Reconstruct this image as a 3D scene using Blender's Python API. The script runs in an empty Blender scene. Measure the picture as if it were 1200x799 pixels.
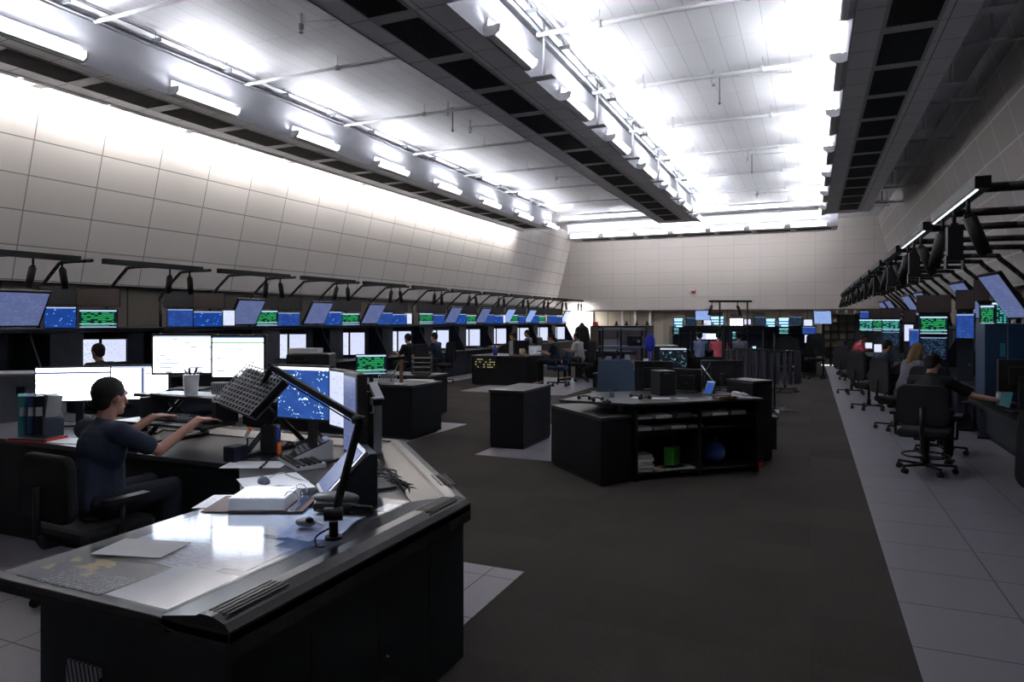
import bpy, bmesh, math, random
from mathutils import Vector, Matrix
random.seed(7)
S = bpy.context.scene
COL = S.collection
# ------------------------------------------------------------------ camera, world, exposure
CAMZ, YAW, F, U0, HV = 1.68, math.radians(23.63), 800.0, 600.0, 375.0
cam_d = bpy.data.cameras.new('camera'); cam = bpy.data.objects.new('camera', cam_d); COL.objects.link(cam)
cam.location = (0, 0, CAMZ); cam.rotation_euler = (math.pi/2, 0, YAW)
cam_d.sensor_width = 36; cam_d.lens = 24; cam_d.shift_y = -(399.5-HV)/1200; cam_d.clip_start = .05
S.camera = cam
S.view_settings.view_transform = 'Standard'; S.view_settings.look = 'None'
S.view_settings.exposure = 0.75; S.view_settings.gamma = 1.0; S.view_settings.use_curve_mapping = False
w = bpy.data.worlds.new('world'); S.world = w; w.use_nodes = True
w.node_tree.nodes['Background'].inputs[0].default_value = (.02, .02, .025, 1)
w.node_tree.nodes['Background'].inputs[1].default_value = .2
TUBE = 160.0     # brightness of the ceiling tubes
WASH = 28.0     # brightness of the tubes that wash the walls
LENS = 3.2
SCR = .68        # screens

SN, CS = math.sin(YAW), math.cos(YAW)
def P(u, v, d):
    a = (u-U0)/F
    return Vector((d*(-SN+a*CS), d*(CS+a*SN), CAMZ+(HV-v)/F*d))
def Pz(u, v, z):
    return P(u, v, (CAMZ-z)*F/(v-HV))
def ray(u, v, p0, n):
    o = Vector((0, 0, CAMZ)); r = P(u, v, 1)-o; n = Vector(n)
    return o + r*((Vector(p0)-o).dot(n)/r.dot(n))
def facing(p): return math.atan2(-p[0], p[1])

# ------------------------------------------------------------------ materials
MAT = {}
class NT:
    def __init__(s, name):
        s.m = bpy.data.materials.new(name); s.m.use_nodes = True
        s.t = s.m.node_tree; s.b = s.t.nodes['Principled BSDF']
        s.b.inputs['Specular IOR Level'].default_value = .35
    def n(s, ty, **kw):
        x = s.t.nodes.new(ty)
        for k, v in kw.items(): setattr(x, k, v)
        return x
    def put(s, sock, v):
        if isinstance(v, (int, float)): sock.default_value = v
        elif isinstance(v, (tuple, list)): sock.default_value = (*v, 1) if len(v) == 3 and len(sock.default_value) == 4 else v
        else: s.t.links.new(v, sock)
    def math(s, op, a, b=0.0, c=None):
        x = s.n('ShaderNodeMath', operation=op); s.put(x.inputs[0], a); s.put(x.inputs[1], b)
        if c is not None: s.put(x.inputs[2], c)
        return x.outputs[0]
    def mix(s, f, a, b):
        x = s.n('ShaderNodeMix', data_type='RGBA'); s.put(x.inputs[0], f); s.put(x.inputs[6], a); s.put(x.inputs[7], b)
        return x.outputs[2]
    def xyz(s, kind='Object'):
        tc = s.n('ShaderNodeTexCoord'); sp = s.n('ShaderNodeSeparateXYZ'); s.t.links.new(tc.outputs[kind], sp.inputs[0])
        return sp.outputs[0], sp.outputs[1], sp.outputs[2], tc.outputs[kind]
    def noise(s, vec, scale, detail=2):
        x = s.n('ShaderNodeTexNoise'); x.inputs['Scale'].default_value = scale; x.inputs['Detail'].default_value = detail
        if vec is not None: s.t.links.new(vec, x.inputs['Vector'])
        return x.outputs[0]
    def comb(s, a, b, c=0.0):
        x = s.n('ShaderNodeCombineXYZ'); s.put(x.inputs[0], a); s.put(x.inputs[1], b); s.put(x.inputs[2], c); return x.outputs[0]
    def base(s, v): s.put(s.b.inputs['Base Color'], v)
    def bump(s, h, st=.2, dist=.01):
        x = s.n('ShaderNodeBump'); x.inputs['Strength'].default_value = st; x.inputs['Distance'].default_value = dist
        s.t.links.new(h, x.inputs['Height']); s.t.links.new(x.outputs[0], s.b.inputs['Normal'])
def mat(name, col, rough=.5, metal=0.0, emit=None, es=0.0, var=0.06, scale=6, spec=.35, alpha=None):
    if name in MAT: return MAT[name]
    k = NT(name); k.b.inputs['Roughness'].default_value = rough; k.b.inputs['Metallic'].default_value = metal
    k.b.inputs['Specular IOR Level'].default_value = spec
    x, y, z, vec = k.xyz(); nz = k.noise(vec, scale)
    k.base(k.mix(nz, tuple(c*(1-var) for c in col), tuple(min(1, c*(1+var)) for c in col)))
    if emit: k.b.inputs['Emission Color'].default_value = (*emit, 1); k.b.inputs['Emission Strength'].default_value = es
    MAT[name] = k.m; return k.m
def grid_mat(name, col, line, pw, ph, t, ox=0, oy=0, rough=.6, axes=(0, 1), var=.05, bumpy=0.3, spec=.3, metal=0):
    k = NT(name); c = k.xyz(); a, b = c[axes[0]], c[axes[1]]
    k.b.inputs['Roughness'].default_value = rough; k.b.inputs['Specular IOR Level'].default_value = spec; k.b.inputs['Metallic'].default_value = metal
    def ln(v, p, o):
        f = k.math('FRACT', k.math('DIVIDE', k.math('ADD', v, -o+1000*p), p))
        return k.math('LESS_THAN', k.math('MINIMUM', f, k.math('SUBTRACT', 1.0, f)), t/p/2)
    l = k.math('MAXIMUM', ln(a, pw, ox), ln(b, ph, oy))
    cell = k.comb(k.math('FLOOR', k.math('DIVIDE', k.math('ADD', a, -ox), pw)), k.math('FLOOR', k.math('DIVIDE', k.math('ADD', b, -oy), ph)), .5)
    wn = k.n('ShaderNodeTexWhiteNoise'); k.t.links.new(cell, wn.inputs['Vector'])
    nz = k.math('ADD', k.math('MULTIPLY', wn.outputs[0], .6), k.math('MULTIPLY', k.noise(c[3], 3, 4), .4))
    body = k.mix(nz, tuple(v*(1-var) for v in col), tuple(min(1, v*(1+var)) for v in col))
    k.base(k.mix(l, body, line))
    k.bump(k.math('SUBTRACT', 1.0, l), bumpy, .004)
    return k.m
def screen_mat(name, bg, fg, rows=24, cols=18, dens=.5, es=1.0, header=None, hh=.07, bands=(), dots=0, bg2=None, split=None):
    """screen content: rows of small marks (fg) on bg, a header bar, extra light bands, or scattered plots (dots)"""
    if name in MAT: return MAT[name]
    k = NT(name); x, y, z, vec = k.xyz('Generated')
    if es > 1.5:
        sc_ = lambda c: tuple(v/es*.9 for v in c)
        fg = sc_(fg); header = sc_(header) if header else None; bands = [(a, b, sc_(c)) for a, b, c in bands]
    col = bg
    if bg2: col = k.mix(k.noise(k.comb(x, z), 2.5, 3), bg, bg2)
    if dots:
        v = k.n('ShaderNodeTexVoronoi'); v.inputs['Scale'].default_value = dots; k.t.links.new(k.comb(x, z), v.inputs['Vector'])
        pos = k.noise(k.comb(x, z), 4, 1)
        d = k.math('LESS_THAN', v.outputs['Distance'], k.math('MULTIPLY', k.math('SUBTRACT', pos, .36), 1.3))
        col = k.mix(d, col, fg)
    elif rows:
        r = k.math('FLOOR', k.math('MULTIPLY', z, rows)); fr = k.math('FRACT', k.math('MULTIPLY', z, rows))
        c = k.math('FLOOR', k.math('MULTIPLY', x, cols*2))
        wn = k.n('ShaderNodeTexWhiteNoise'); k.t.links.new(k.comb(c, r, .3), wn.inputs['Vector'])
        on = k.math('MULTIPLY', k.math('LESS_THAN', fr, .5), k.math('LESS_THAN', wn.outputs[0], dens))
        mg = k.math('MULTIPLY', k.math('GREATER_THAN', x, .05), k.math('LESS_THAN', x, .93))
        col = k.mix(k.math('MULTIPLY', on, mg), col, fg)
    for (a, b, bc) in bands:
        col = k.mix(k.math('MULTIPLY', k.math('GREATER_THAN', z, a), k.math('LESS_THAN', z, b)), col, bc)
    if split:
        col = k.mix(k.math('LESS_THAN', k.math('ABSOLUTE', k.math('SUBTRACT', x, split)), .03), col, (.02, .025, .05))
    if header: col = k.mix(k.math('GREATER_THAN', z, 1-hh), col, header)
    k.base((.01, .01, .012)); k.b.inputs['Roughness'].default_value = .25
    k.put(k.b.inputs['Emission Color'], col); k.b.inputs['Emission Strength'].default_value = es*SCR
    MAT[name] = k.m; return k.m

m_black = mat('black_metal', (.007, .007, .008), .5)
m_satin = mat('satin_black_laminate', (.006, .006, .008), .55, spec=.2)
m_navy = mat('dark_navy_console_paint', (.009, .012, .022), .5, spec=.25)
m_plastic = mat('black_plastic', (.012, .012, .014), .4)
m_grey = mat('grey_plastic', (.18, .19, .21), .45)
m_lgrey = mat('light_grey_plastic', (.5, .52, .56), .4)
m_silver = mat('brushed_silver', (.55, .56, .6), .32, .6)
m_chrome = mat('chrome', (.6, .6, .62), .2, 1.0)
m_paper = mat('white_paper', (.82, .82, .84), .7)
m_paper2 = mat('grey_paper', (.5, .5, .52), .7)
m_card = mat('tan_cardboard', (.45, .33, .2), .8)
m_white = mat('white_paint', (.75, .75, .77), .5)
m_pipe = mat('white_pipe_paint', (.6, .6, .62), .4)
m_ductp = grid_mat('white_duct_panel', (.82, .82, .87), (.16, .16, .18), .328, .655, .012, rough=.5, axes=(0, 1), var=.03)
m_fascia = mat('satin_white_fascia', (.60, .61, .66), .45, .15, var=.03)
m_brown = mat('brown_acoustic_foam', (.10, .08, .075), .9, scale=40, var=.3)
m_foam = mat('dark_grey_acoustic_foam', (.06, .06, .066), .9, scale=60, var=.4)
m_beige = mat('beige_steel', (.30, .26, .21), .6)
m_red = mat('red_plastic', (.5, .03, .02), .4)
m_blue = mat('blue_plastic', (.02, .06, .4), .35)
m_teal = mat('teal_card', (.03, .22, .25), .6)
m_orange = mat('orange_plastic', (.8, .18, .03), .4)
m_cloth = mat('black_chair_fabric', (.012, .012, .014), .95, scale=80, var=.4)
m_cloth_b = mat('slate_blue_chair_fabric', (.05, .075, .12), .9, scale=80, var=.3)
m_skin = mat('skin', (.42, .22, .16), .55, scale=12, var=.08)
m_hair = mat('dark_hair', (.015, .012, .01), .8, scale=60, var=.4)
m_hair2 = mat('light_brown_hair', (.25, .15, .07), .8, scale=60, var=.4)
m_glassy = None
def glass_mat(name, tint=(.9, .95, 1), gloss=.12, fres=True):
    k = NT(name); t = k.t; out = t.nodes['Material Output']
    tr = k.n('ShaderNodeBsdfTransparent'); tr.inputs[0].default_value = (*tint, 1)
    gl = k.n('ShaderNodeBsdfGlossy'); gl.inputs['Roughness'].default_value = gloss
    fr = k.n('ShaderNodeLayerWeight'); fr.inputs[0].default_value = .5
    fx = k.math('MULTIPLY_ADD', k.math('POWER', fr.outputs['Facing'], 4.0), .55, .03)
    mx = k.n('ShaderNodeMixShader'); t.links.new(fx, mx.inputs[0]); t.links.new(tr.outputs[0], mx.inputs[1]); t.links.new(gl.outputs[0], mx.inputs[2])
    t.links.new(mx.outputs[0], out.inputs[0]); return k.m
m_deskglass = glass_mat('desk_glass', (.93, .96, 1), .09)
m_clear = glass_mat('clear_glass', (.93, .95, 1), .05)
m_tubed = mat('lit_dimmer_tube', (.8, .8, .8), .5, emit=(.93, .95, 1.0), es=TUBE*.62)
m_tube = mat('lit_fluorescent_tube', (.8, .8, .8), .5, emit=(.93, .95, 1.0), es=TUBE)
m_wash = mat('lit_wall_wash_tube', (.8, .8, .8), .5, emit=(1.0, .97, .92), es=WASH)
m_wash2 = mat('lit_end_wall_lens', (.8, .8, .8), .5, emit=(1.0, .97, .92), es=WASH*.55)
m_lens = mat('lit_frosted_lens', (.8, .8, .8), .5, emit=(.95, .97, 1.0), es=LENS)
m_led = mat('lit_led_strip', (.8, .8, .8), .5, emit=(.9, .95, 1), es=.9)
W = (.80, .87, 1.0)
s_doc = screen_mat('screen_white_document', W, (.45, .5, .62), 22, 14, .18, 3.0, header=(.6, .68, .85), hh=.05)
s_docn = screen_mat('screen_bright_document', (.80, .88, 1.0), (.55, .65, .85), 9, 5, .16, 6.0, header=(.7, .8, 1), hh=.05)
s_docl = screen_mat('screen_lined_document', (.80, .88, 1.0), (.55, .65, .85), 0, 2, .12, 6.0, bands=((.82, .88, (.1, .13, .3)), (.61, .64, (.3, .35, .6)), (.47, .50, (.2, .25, .5)), (.40, .43, (.35, .4, .7)), (.20, .23, (.3, .35, .6)), (.10, .13, (.3, .35, .6))))
s_docs = screen_mat('screen_bright_split_document', (.86, .92, 1.0), (.6, .68, .85), 8, 5, .10, 6.0, header=(.6, .68, .9), hh=.06, split=.55)
s_big = screen_mat('screen_white_table', (.9, .94, 1.0), (.62, .7, .85), 9, 6, .12, 5.5, header=(.25, .4, .7), hh=.03, bands=((.84, .88, (.2, .6, .45)),))
s_port = screen_mat('screen_lilac_page', (.72, .78, 1.0), (.38, .42, .6), 30, 7, .25, .95)
s_port2 = screen_mat('screen_blank_page', (.70, .76, 1.0), (.5, .55, .8), 20, 7, .10, .88)
s_radar = screen_mat('screen_blue_radar', (.004, .02, .10), (.5, .8, 1.0), dots=20, es=1.3, header=(.85, .9, 1), hh=.06, bg2=(.03, .09, .36))
s_radar2 = screen_mat('screen_blue_map', (.005, .03, .20), (.15, .3, .8), dots=9, es=1.0, header=(.5, .6, .9), hh=.05, bg2=(.01, .06, .3))
s_blue = screen_mat('screen_plain_blue', (.012, .04, .2), (.03, .09, .35), 8, 5, .3, .9, header=(.3, .4, .7), hh=.06, bg2=(.02, .07, .32))
s_green = screen_mat('screen_green_table', (.004, .012, .02), (.02, .40, .10), 12, 5, .72, 1.0, header=(.5, .65, .9), hh=.08, bands=((.0, .05, (.4, .5, .8)), (.18, .22, (.5, .62, .9))))
s_greenc = screen_mat('screen_cyan_table', (.004, .03, .04), (.08, .5, .38), 11, 4, .6, 1.0, header=(.6, .8, 1), hh=.1, bands=((.1, .15, (.6, .75, 1)),))
s_haze = screen_mat('screen_dim_map', (.07, .10, .22), (.12, .15, .3), 14, 10, .25, 1.0, bg2=(.11, .13, .27))
s_hazeb = screen_mat('screen_pale_map', (.2, .32, .62), (.3, .42, .75), 10, 8, .2, 1.0, bg2=(.26, .38, .7))
s_dark = screen_mat('screen_dark_text', (.003, .006, .015), (.05, .12, .2), 18, 12, .3, 1.0, header=(.3, .4, .7), hh=.03)
s_off = screen_mat('screen_off', (.002, .002, .003), (.003, .003, .005), 2, 2, .2, .5)
s_pink = screen_mat('screen_pink_page', (.9, .62, .7), (.7, .45, .55), 12, 6, .2, 1.1)
s_cyan = screen_mat('screen_cyan_window', (.03, .12, .3), (.5, .9, 1.0), 3, 2, .75, 1.3, header=(.6, .9, 1), hh=.12)
s_radark = screen_mat('screen_black_radar', (.001, .003, .008), (.35, .75, .8), dots=12, es=.8, header=(.7, .75, .85), hh=.08)
# equipment faces with tiny lamps
def equip_mat():
    k = NT('equipment_face'); x, y, z, vec = k.xyz()
    v = k.n('ShaderNodeTexVoronoi'); v.inputs['Scale'].default_value = 16; k.t.links.new(vec, v.inputs['Vector'])
    on = k.math('LESS_THAN', v.outputs['Distance'], .11)
    rnd = k.n('ShaderNodeSeparateColor'); k.t.links.new(v.outputs['Color'], rnd.inputs[0])
    on2 = k.math('MULTIPLY', on, k.math('GREATER_THAN', rnd.outputs[0], .72))
    k.base(k.mix(k.noise(vec, 7), (.010, .012, .018), (.03, .035, .05)))
    k.put(k.b.inputs['Emission Color'], k.mix(rnd.outputs[1], (.1, .35, .9), (.3, .8, .6)))
    k.put(k.b.inputs['Emission Strength'], k.math('MULTIPLY', on2, .7)); return k.m
m_equip = equip_mat()
def louvre_mat():
    k = NT('slotted_vent'); x, y, z, vec = k.xyz()
    f = k.math('FRACT', k.math('MULTIPLY', k.math('ADD', x, k.math('MULTIPLY', z, .25)), 45.0))
    k.base(k.mix(k.math('LESS_THAN', f, .45), (.25, .27, .32), (.005, .005, .005))); k.b.inputs['Roughness'].default_value = .4; return k.m
m_slots = louvre_mat()

# ------------------------------------------------------------------ mesh helpers
class MB:
    def __init__(s): s.v = []; s.f = []; s.sm = []
    def add(s, vs, fs, smooth=False):
        o = len(s.v); s.v += [tuple(v) for v in vs]; s.f += [tuple(i+o for i in f) for f in fs]; s.sm += [smooth]*len(fs); return s
    def box(s, c, d, R=None):
        x, y, z = d[0]/2, d[1]/2, d[2]/2
        vs = [Vector((a*x, b*y, e*z)) for e in (-1, 1) for b in (-1, 1) for a in (-1, 1)]
        if R is not None: vs = [R @ v for v in vs]
        c = Vector(c); vs = [v+c for v in vs]
        return s.add(vs, [(0, 2, 3, 1), (4, 5, 7, 6), (0, 1, 5, 4), (2, 6, 7, 3), (0, 4, 6, 2), (1, 3, 7, 5)])
    def bb(s, x0, x1, y0, y1, z0, z1):
        return s.box(((x0+x1)/2, (y0+y1)/2, (z0+z1)/2), (abs(x1-x0), abs(y1-y0), abs(z1-z0)))
    def cyl(s, a, b, r0, r1=None, n=12, caps=True, smooth=True):
        a, b = Vector(a), Vector(b); r1 = r0 if r1 is None else r1
        d = (b-a); L = d.length
        if L < 1e-6: return s
        q = d.to_track_quat('Z', 'Y').to_matrix()
        vs = []
        for p, r in ((a, r0), (b, r1)):
            for i in range(n):
                t = 2*math.pi*i/n; vs.append(p + q @ Vector((r*math.cos(t), r*math.sin(t), 0)))
        o = len(s.v)
        s.add(vs, [(i, (i+1) % n, n+(i+1) % n, n+i) for i in range(n)], smooth)
        if caps: s.f += [tuple(o+i for i in range(n-1, -1, -1)), tuple(o+n+i for i in range(n))]; s.sm += [False, False]
        return s
    def tube(s, pts, r, n=8):
        for a, b in zip(pts, pts[1:]): s.cyl(a, b, r, n=n)
        for p in pts[1:-1]: s.ball(p, (r, r, r), 6, 4)
        return s
    def ball(s, c, r, n=12, k=8, R=None):
        if not hasattr(r, '__len__'): r = (r, r, r)
        c = Vector(c); vs = []
        for j in range(1, k):
            ph = math.pi*j/k
            for i in range(n):
                t = 2*math.pi*i/n; v = Vector((r[0]*math.sin(ph)*math.cos(t), r[1]*math.sin(ph)*math.sin(t), r[2]*math.cos(ph)))
                vs.append(v)
        vs += [Vector((0, 0, r[2])), Vector((0, 0, -r[2]))]
        if R is not None: vs = [R @ v for v in vs]
        vs = [v+c for v in vs]
        fs = [(j*n+i, (j+1)*n+i, (j+1)*n+(i+1) % n, j*n+(i+1) % n) for j in range(k-2) for i in range(n)]
        T = (k-1)*n
        fs += [(T, i, (i+1) % n) for i in range(n)] + [(T+1, (k-2)*n+(i+1) % n, (k-2)*n+i) for i in range(n)]
        return s.add(vs, fs, True)
    def cap(s, a, b, r0, r1=None, n=12):
        r1 = r0 if r1 is None else r1
        s.cyl(a, b, r0, r1, n); s.ball(a, r0, n, 8); s.ball(b, r1, n, 8); return s
    def prism(s, poly, z0, z1, ax='z'):
        n = len(poly)
        def pt(p, z): return {'z': (p[0], p[1], z), 'y': (p[0], z, p[1]), 'x': (z, p[0], p[1])}[ax]
        area = sum(poly[i][0]*poly[(i+1) % n][1]-poly[(i+1) % n][0]*poly[i][1] for i in range(n))
        if area < 0: poly = poly[::-1]
        vs = [pt(p, z0) for p in poly]+[pt(p, z1) for p in poly]
        fs = [tuple(range(n-1, -1, -1)), tuple(range(n, 2*n))] + [(i, (i+1) % n, n+(i+1) % n, n+i) for i in range(n)]
        if ax == 'y': fs = [f[::-1] for f in fs]
        return s.add(vs, fs)
    def mesh(s, name, m, bevel=0, seg=2):
        me = bpy.data.meshes.new(name); me.from_pydata(s.v, [], s.f); me.update()
        for p, q in zip(me.polygons, s.sm): p.use_smooth = q
        if bevel:
            bm = bmesh.new(); bm.from_mesh(me)
            bmesh.ops.bevel(bm, geom=[e for e in bm.edges if len(e.link_faces) == 2 and e.calc_face_angle(0) > .5], offset=bevel, segments=seg, affect='EDGES', profile=.5, clamp_overlap=True)
            bm.to_mesh(me); bm.free()
        for mm in (m if isinstance(m, (list, tuple)) else [m]): me.materials.append(mm)
        return me
CACHE = {}
def cached(key, fn, m, bevel=0):
    key = (key, m.name if m else '')
    if key not in CACHE:
        b = MB(); fn(b); CACHE[key] = b.mesh(str(key[0])[:40], m, bevel)
    return CACHE[key]
def obj(name, me, parent=None, loc=(0, 0, 0), rot=(0, 0, 0)):
    o = bpy.data.objects.new(name, me); COL.objects.link(o); o.location = loc; o.rotation_euler = rot
    if parent is not None: o.parent = parent
    return o
def part(name, mb, m, parent=None, bevel=0, loc=(0, 0, 0), rot=(0, 0, 0)):
    return obj(name, mb.mesh(name, m, bevel), parent, loc, rot)
def tag(o, label=None, cat=None, group=None, kind=None):
    if label: o['label'] = label
    if cat: o['category'] = cat
    if group: o['group'] = group
    if kind: o['kind'] = kind
    return o
def thing(name, label, cat, loc=(0, 0, 0), rz=0, group=None):
    o = bpy.data.objects.new(name, None); COL.objects.link(o); o.empty_display_size = .1
    o.location = loc; o.rotation_euler = (0, 0, rz); return tag(o, label, cat, group)
def struct(name, mb, m, bevel=0): return tag(part(name, mb, m, None, bevel), kind='structure')
ORD = 'zeroth first second third fourth fifth sixth seventh eighth ninth tenth eleventh twelfth thirteenth fourteenth fifteenth sixteenth seventeenth eighteenth nineteenth twentieth'.split()
def catmull(pts, n=6):
    pts = [Vector(p) for p in pts]; q = [pts[0]]+pts+[pts[-1]]; out = []
    for i in range(1, len(q)-2):
        for k in range(n):
            t = k/n; a, b, c, d = q[i-1], q[i], q[i+1], q[i+2]
            out.append(.5*((2*b)+(-a+c)*t+(2*a-5*b+4*c-d)*t*t+(-a+3*b-3*c+d)*t**3))
    return out+[pts[-1]]

# ------------------------------------------------------------------ room
ZC = 5.85; YF = 31.0; YB = -3.0
def carpet():
    k = NT('brown_grey_carpet'); x, y, z, vec = k.xyz()
    n1 = k.noise(vec, 160, 2); n2 = k.noise(vec, 1.2, 3)
    wn = k.n('ShaderNodeTexWhiteNoise'); k.t.links.new(k.comb(k.math('FLOOR', k.math('DIVIDE', x, .61)), k.math('FLOOR', k.math('DIVIDE', y, .61)), .2), wn.inputs['Vector'])
    f = k.math('ADD', k.math('MULTIPLY', n1, .8), k.math('ADD', k.math('MULTIPLY', n2, .15), k.math('MULTIPLY', wn.outputs[0], .08)))
    k.base(k.mix(k.math('MULTIPLY', k.math('SUBTRACT', f, .3), 1.8), (.013, .011, .0098), (.082, .069, .061)))
    k.b.inputs['Roughness'].default_value = .95; k.b.inputs['Specular IOR Level'].default_value = .1
    k.bump(n1, .6, .01); return k.m
m_carpet = carpet()
m_tile = grid_mat('raised_floor_tile', (.185, .172, .20), (.03, .03, .03), .61, .61, .010, ox=.47, oy=7.70, rough=.38, var=.05, spec=.3)
struct('floor', MB().bb(-12, 4.2, YB, YF+.4, -.1, 0), m_carpet)
def pad(x0, x1, y0, y1): struct('floor_tiles', MB().bb(x0, x1, y0, y1, 0, .004), m_tile)
pad(.48, 4.2, YB, 28.6)
pad(-12, -9.0, YB, 29)
pad(-8.6, -1.75, YB, 4.2)
pad(-8.2, -5.08, 7.4, 9.8)
pad(-3.84, -1.2, 7.62, 12.5)
pad(-7.6, -5.0, 14.3, 18.8)
# ceiling
m_ceil = grid_mat('ceiling_plank', (.72, .72, .75), (.40, .40, .43), .31, 2.62, .007, rough=.6, var=.05, spec=.4, metal=.12, bumpy=.15)
struct('ceiling', MB().bb(-12, 4.2, YB, YF+.4, ZC, ZC+.1), m_ceil)
def plane_wall(name, o, ud, vd, ul, vl, m, t=.12):
    ud, vd = Vector(ud).normalized(), Vector(vd).normalized(); n = ud.cross(vd)
    b = MB().bb(0, ul, 0, vl, -t, 0)
    x = part(name, b, m); M = Matrix((ud, vd, n)).transposed().to_4x4(); M.translation = Vector(o); x.matrix_world = M
    return tag(x, kind='structure')
LEAN = .26
LW0 = (-11.4, YB, 2.32); RW0 = (3.5, YB, 2.32)
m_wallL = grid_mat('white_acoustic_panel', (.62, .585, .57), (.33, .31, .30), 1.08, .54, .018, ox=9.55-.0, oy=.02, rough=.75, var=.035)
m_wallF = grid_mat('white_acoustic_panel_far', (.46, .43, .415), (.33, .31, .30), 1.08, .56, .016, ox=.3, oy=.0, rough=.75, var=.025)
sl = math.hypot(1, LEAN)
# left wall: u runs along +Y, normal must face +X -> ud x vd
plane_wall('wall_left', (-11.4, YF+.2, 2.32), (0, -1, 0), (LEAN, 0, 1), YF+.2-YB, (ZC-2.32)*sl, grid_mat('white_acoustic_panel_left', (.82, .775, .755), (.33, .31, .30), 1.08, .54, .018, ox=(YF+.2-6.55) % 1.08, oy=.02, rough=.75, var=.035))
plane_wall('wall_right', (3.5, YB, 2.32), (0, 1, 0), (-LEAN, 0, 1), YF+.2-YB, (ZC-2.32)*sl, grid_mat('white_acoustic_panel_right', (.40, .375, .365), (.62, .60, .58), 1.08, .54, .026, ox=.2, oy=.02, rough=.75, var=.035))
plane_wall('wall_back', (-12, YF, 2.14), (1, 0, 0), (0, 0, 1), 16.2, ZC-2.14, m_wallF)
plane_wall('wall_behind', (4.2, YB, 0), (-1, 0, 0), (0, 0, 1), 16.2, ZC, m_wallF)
m_low = grid_mat('tan_lower_wall_panel', (.40, .35, .29), (.12, .10, .08), 1.08, 3.0, .03, rough=.7, var=.05)
plane_wall('wall_left_lower', (-11.7, YF+.4, 0), (0, -1, 0), (0, 0, 1), YF+.4-YB, 2.34, m_low)
plane_wall('wall_right_lower', (3.8, YB, 0), (0, 1, 0), (0, 0, 1), YF+.4-YB, 2.34, m_low)
plane_wall('wall_back_lower', (-12, YF+.28, 0), (1, 0, 0), (0, 0, 1), 16.2, 2.2, m_low)
struct('trim_1', MB().bb(-11.72, -11.32, YB, YF+.3, 2.28, 2.33), m_black)
struct('trim_2', MB().bb(3.42, 3.82, YB, YF+.3, 2.28, 2.33), m_black)
struct('trim_3', MB().bb(-11.4, 3.5, YF-.06, YF+.3, 2.09, 2.14), m_brown)
# lit white doorway alcove in the far left corner
struct('door_1', MB().bb(-10.8, -9.45, YF+.16, YF+.24, 0, 2.06), m_white)
al = bpy.data.lights.new('alcove_light', 'AREA'); al.energy = 40; al.size = .8; al.color = (1, .98, .93)
ao = bpy.data.objects.new('alcove_light', al); COL.objects.link(ao); ao.location = (-10.1, YF-.45, 2.0); ao.rotation_euler = (math.radians(55), 0, 0)
struct('door_2', MB().bb(-6.1, -5.0, YF+.2, YF+.27, 0, 1.9).bb(-6.15, -4.95, YF+.24, YF+.28, 0, 1.97), m_beige)
for x in (-8.0, -7.4, -6.7):
    struct('trim_post', MB().bb(x-.04, x+.04, YF+.0, YF+.1, 0, 2.1), m_white)

# ------------------------------------------------------------------ ceiling ducts, lights, pipes
ZB, ZT = 5.08, 5.70
def duct(label, x0, x1, y0, y1, cols):
    t = thing('ventilation_duct', label, 'duct', (x0, y0, ZB), 0, None)
    L = y1-y0; Wd = x1-x0
    part('casing', MB().bb(0, Wd, 0, L, .012, ZT-ZB), m_ductp, t)
    part('side_panel', MB().bb(-.012, 0, 0, L, 0, ZT-ZB-.0), m_fascia, t)
    part('side_panel', MB().bb(Wd, Wd+.012, 0, L, 0, ZT-ZB-.0), m_fascia, t)
    for q in range(1, int(L), 4): part('hanger_rod', MB().cyl((.2, q, ZT-ZB), (.2, q, ZC-ZB), .012, n=6).cyl((Wd-.2, q, ZT-ZB), (Wd-.2, q, ZC-ZB), .012, n=6), m_pipe, t)
    gm = cached('grille', lambda b: [b.bb(-.255, .255, -.545, .545, -.012, .0)] + [b.bb(-.25+.05*i-.006, -.25+.05*i+.006, -.54, .54, -.018, -.012) for i in range(11)], mat('black_grille', (.006, .006, .007), .7))
    fm = cached('grille_frame', lambda b: b.bb(-.30, .30, -.655, -.545, -.008, .0).bb(-.30, .30, .545, .655, -.008, .0).bb(-.30, -.255, -.545, .545, -.008, 0).bb(.255, .30, -.545, .545, -.008, 0), mat('white_grille_frame', (.5, .5, .53), .5))
    k = 0
    yy = cols
    while yy+.655 < y1:
        g = obj('grille', gm, t, (.605, yy-y0, .012)); obj('grille_frame', fm, g)
        yy += 1.31; k += 1
    return t
duct('long white ventilation duct with black grilles beside the bright panelled wall', -10.1, -8.9, -1.4, 24.0, -.7)
duct('middle ventilation duct with black grilles hanging over the desks', -4.9, -3.6, -1.4, 24.2, -.7)
duct('ventilation duct with black grilles nearest the shadowed wall', .45, 1.70, -1.4, 24.2, -.7)
te = thing('ventilation_duct', 'white duct crossing the far end of the room under the bright lights', 'duct', (-9.4, 27.3, ZB), 0)
part('casing', MB().bb(0, 10.3, 0, 1.2, .012, .62), m_fascia, te)
for q in (1, 4, 7, 9.6): part('hanger_rod', MB().cyl((q, .6, .6), (q, .6, ZC-ZB), .015, n=6), m_pipe, te)
part('underside', MB().bb(0, 10.3, 0, 1.2, 0, .012), m_ductp, te)
for k in range(7): part('grille', MB().bb(.5+1.4*k, 1.7+1.4*k, .3, .8, -.01, 0), MAT['black_grille'], te)
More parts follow.
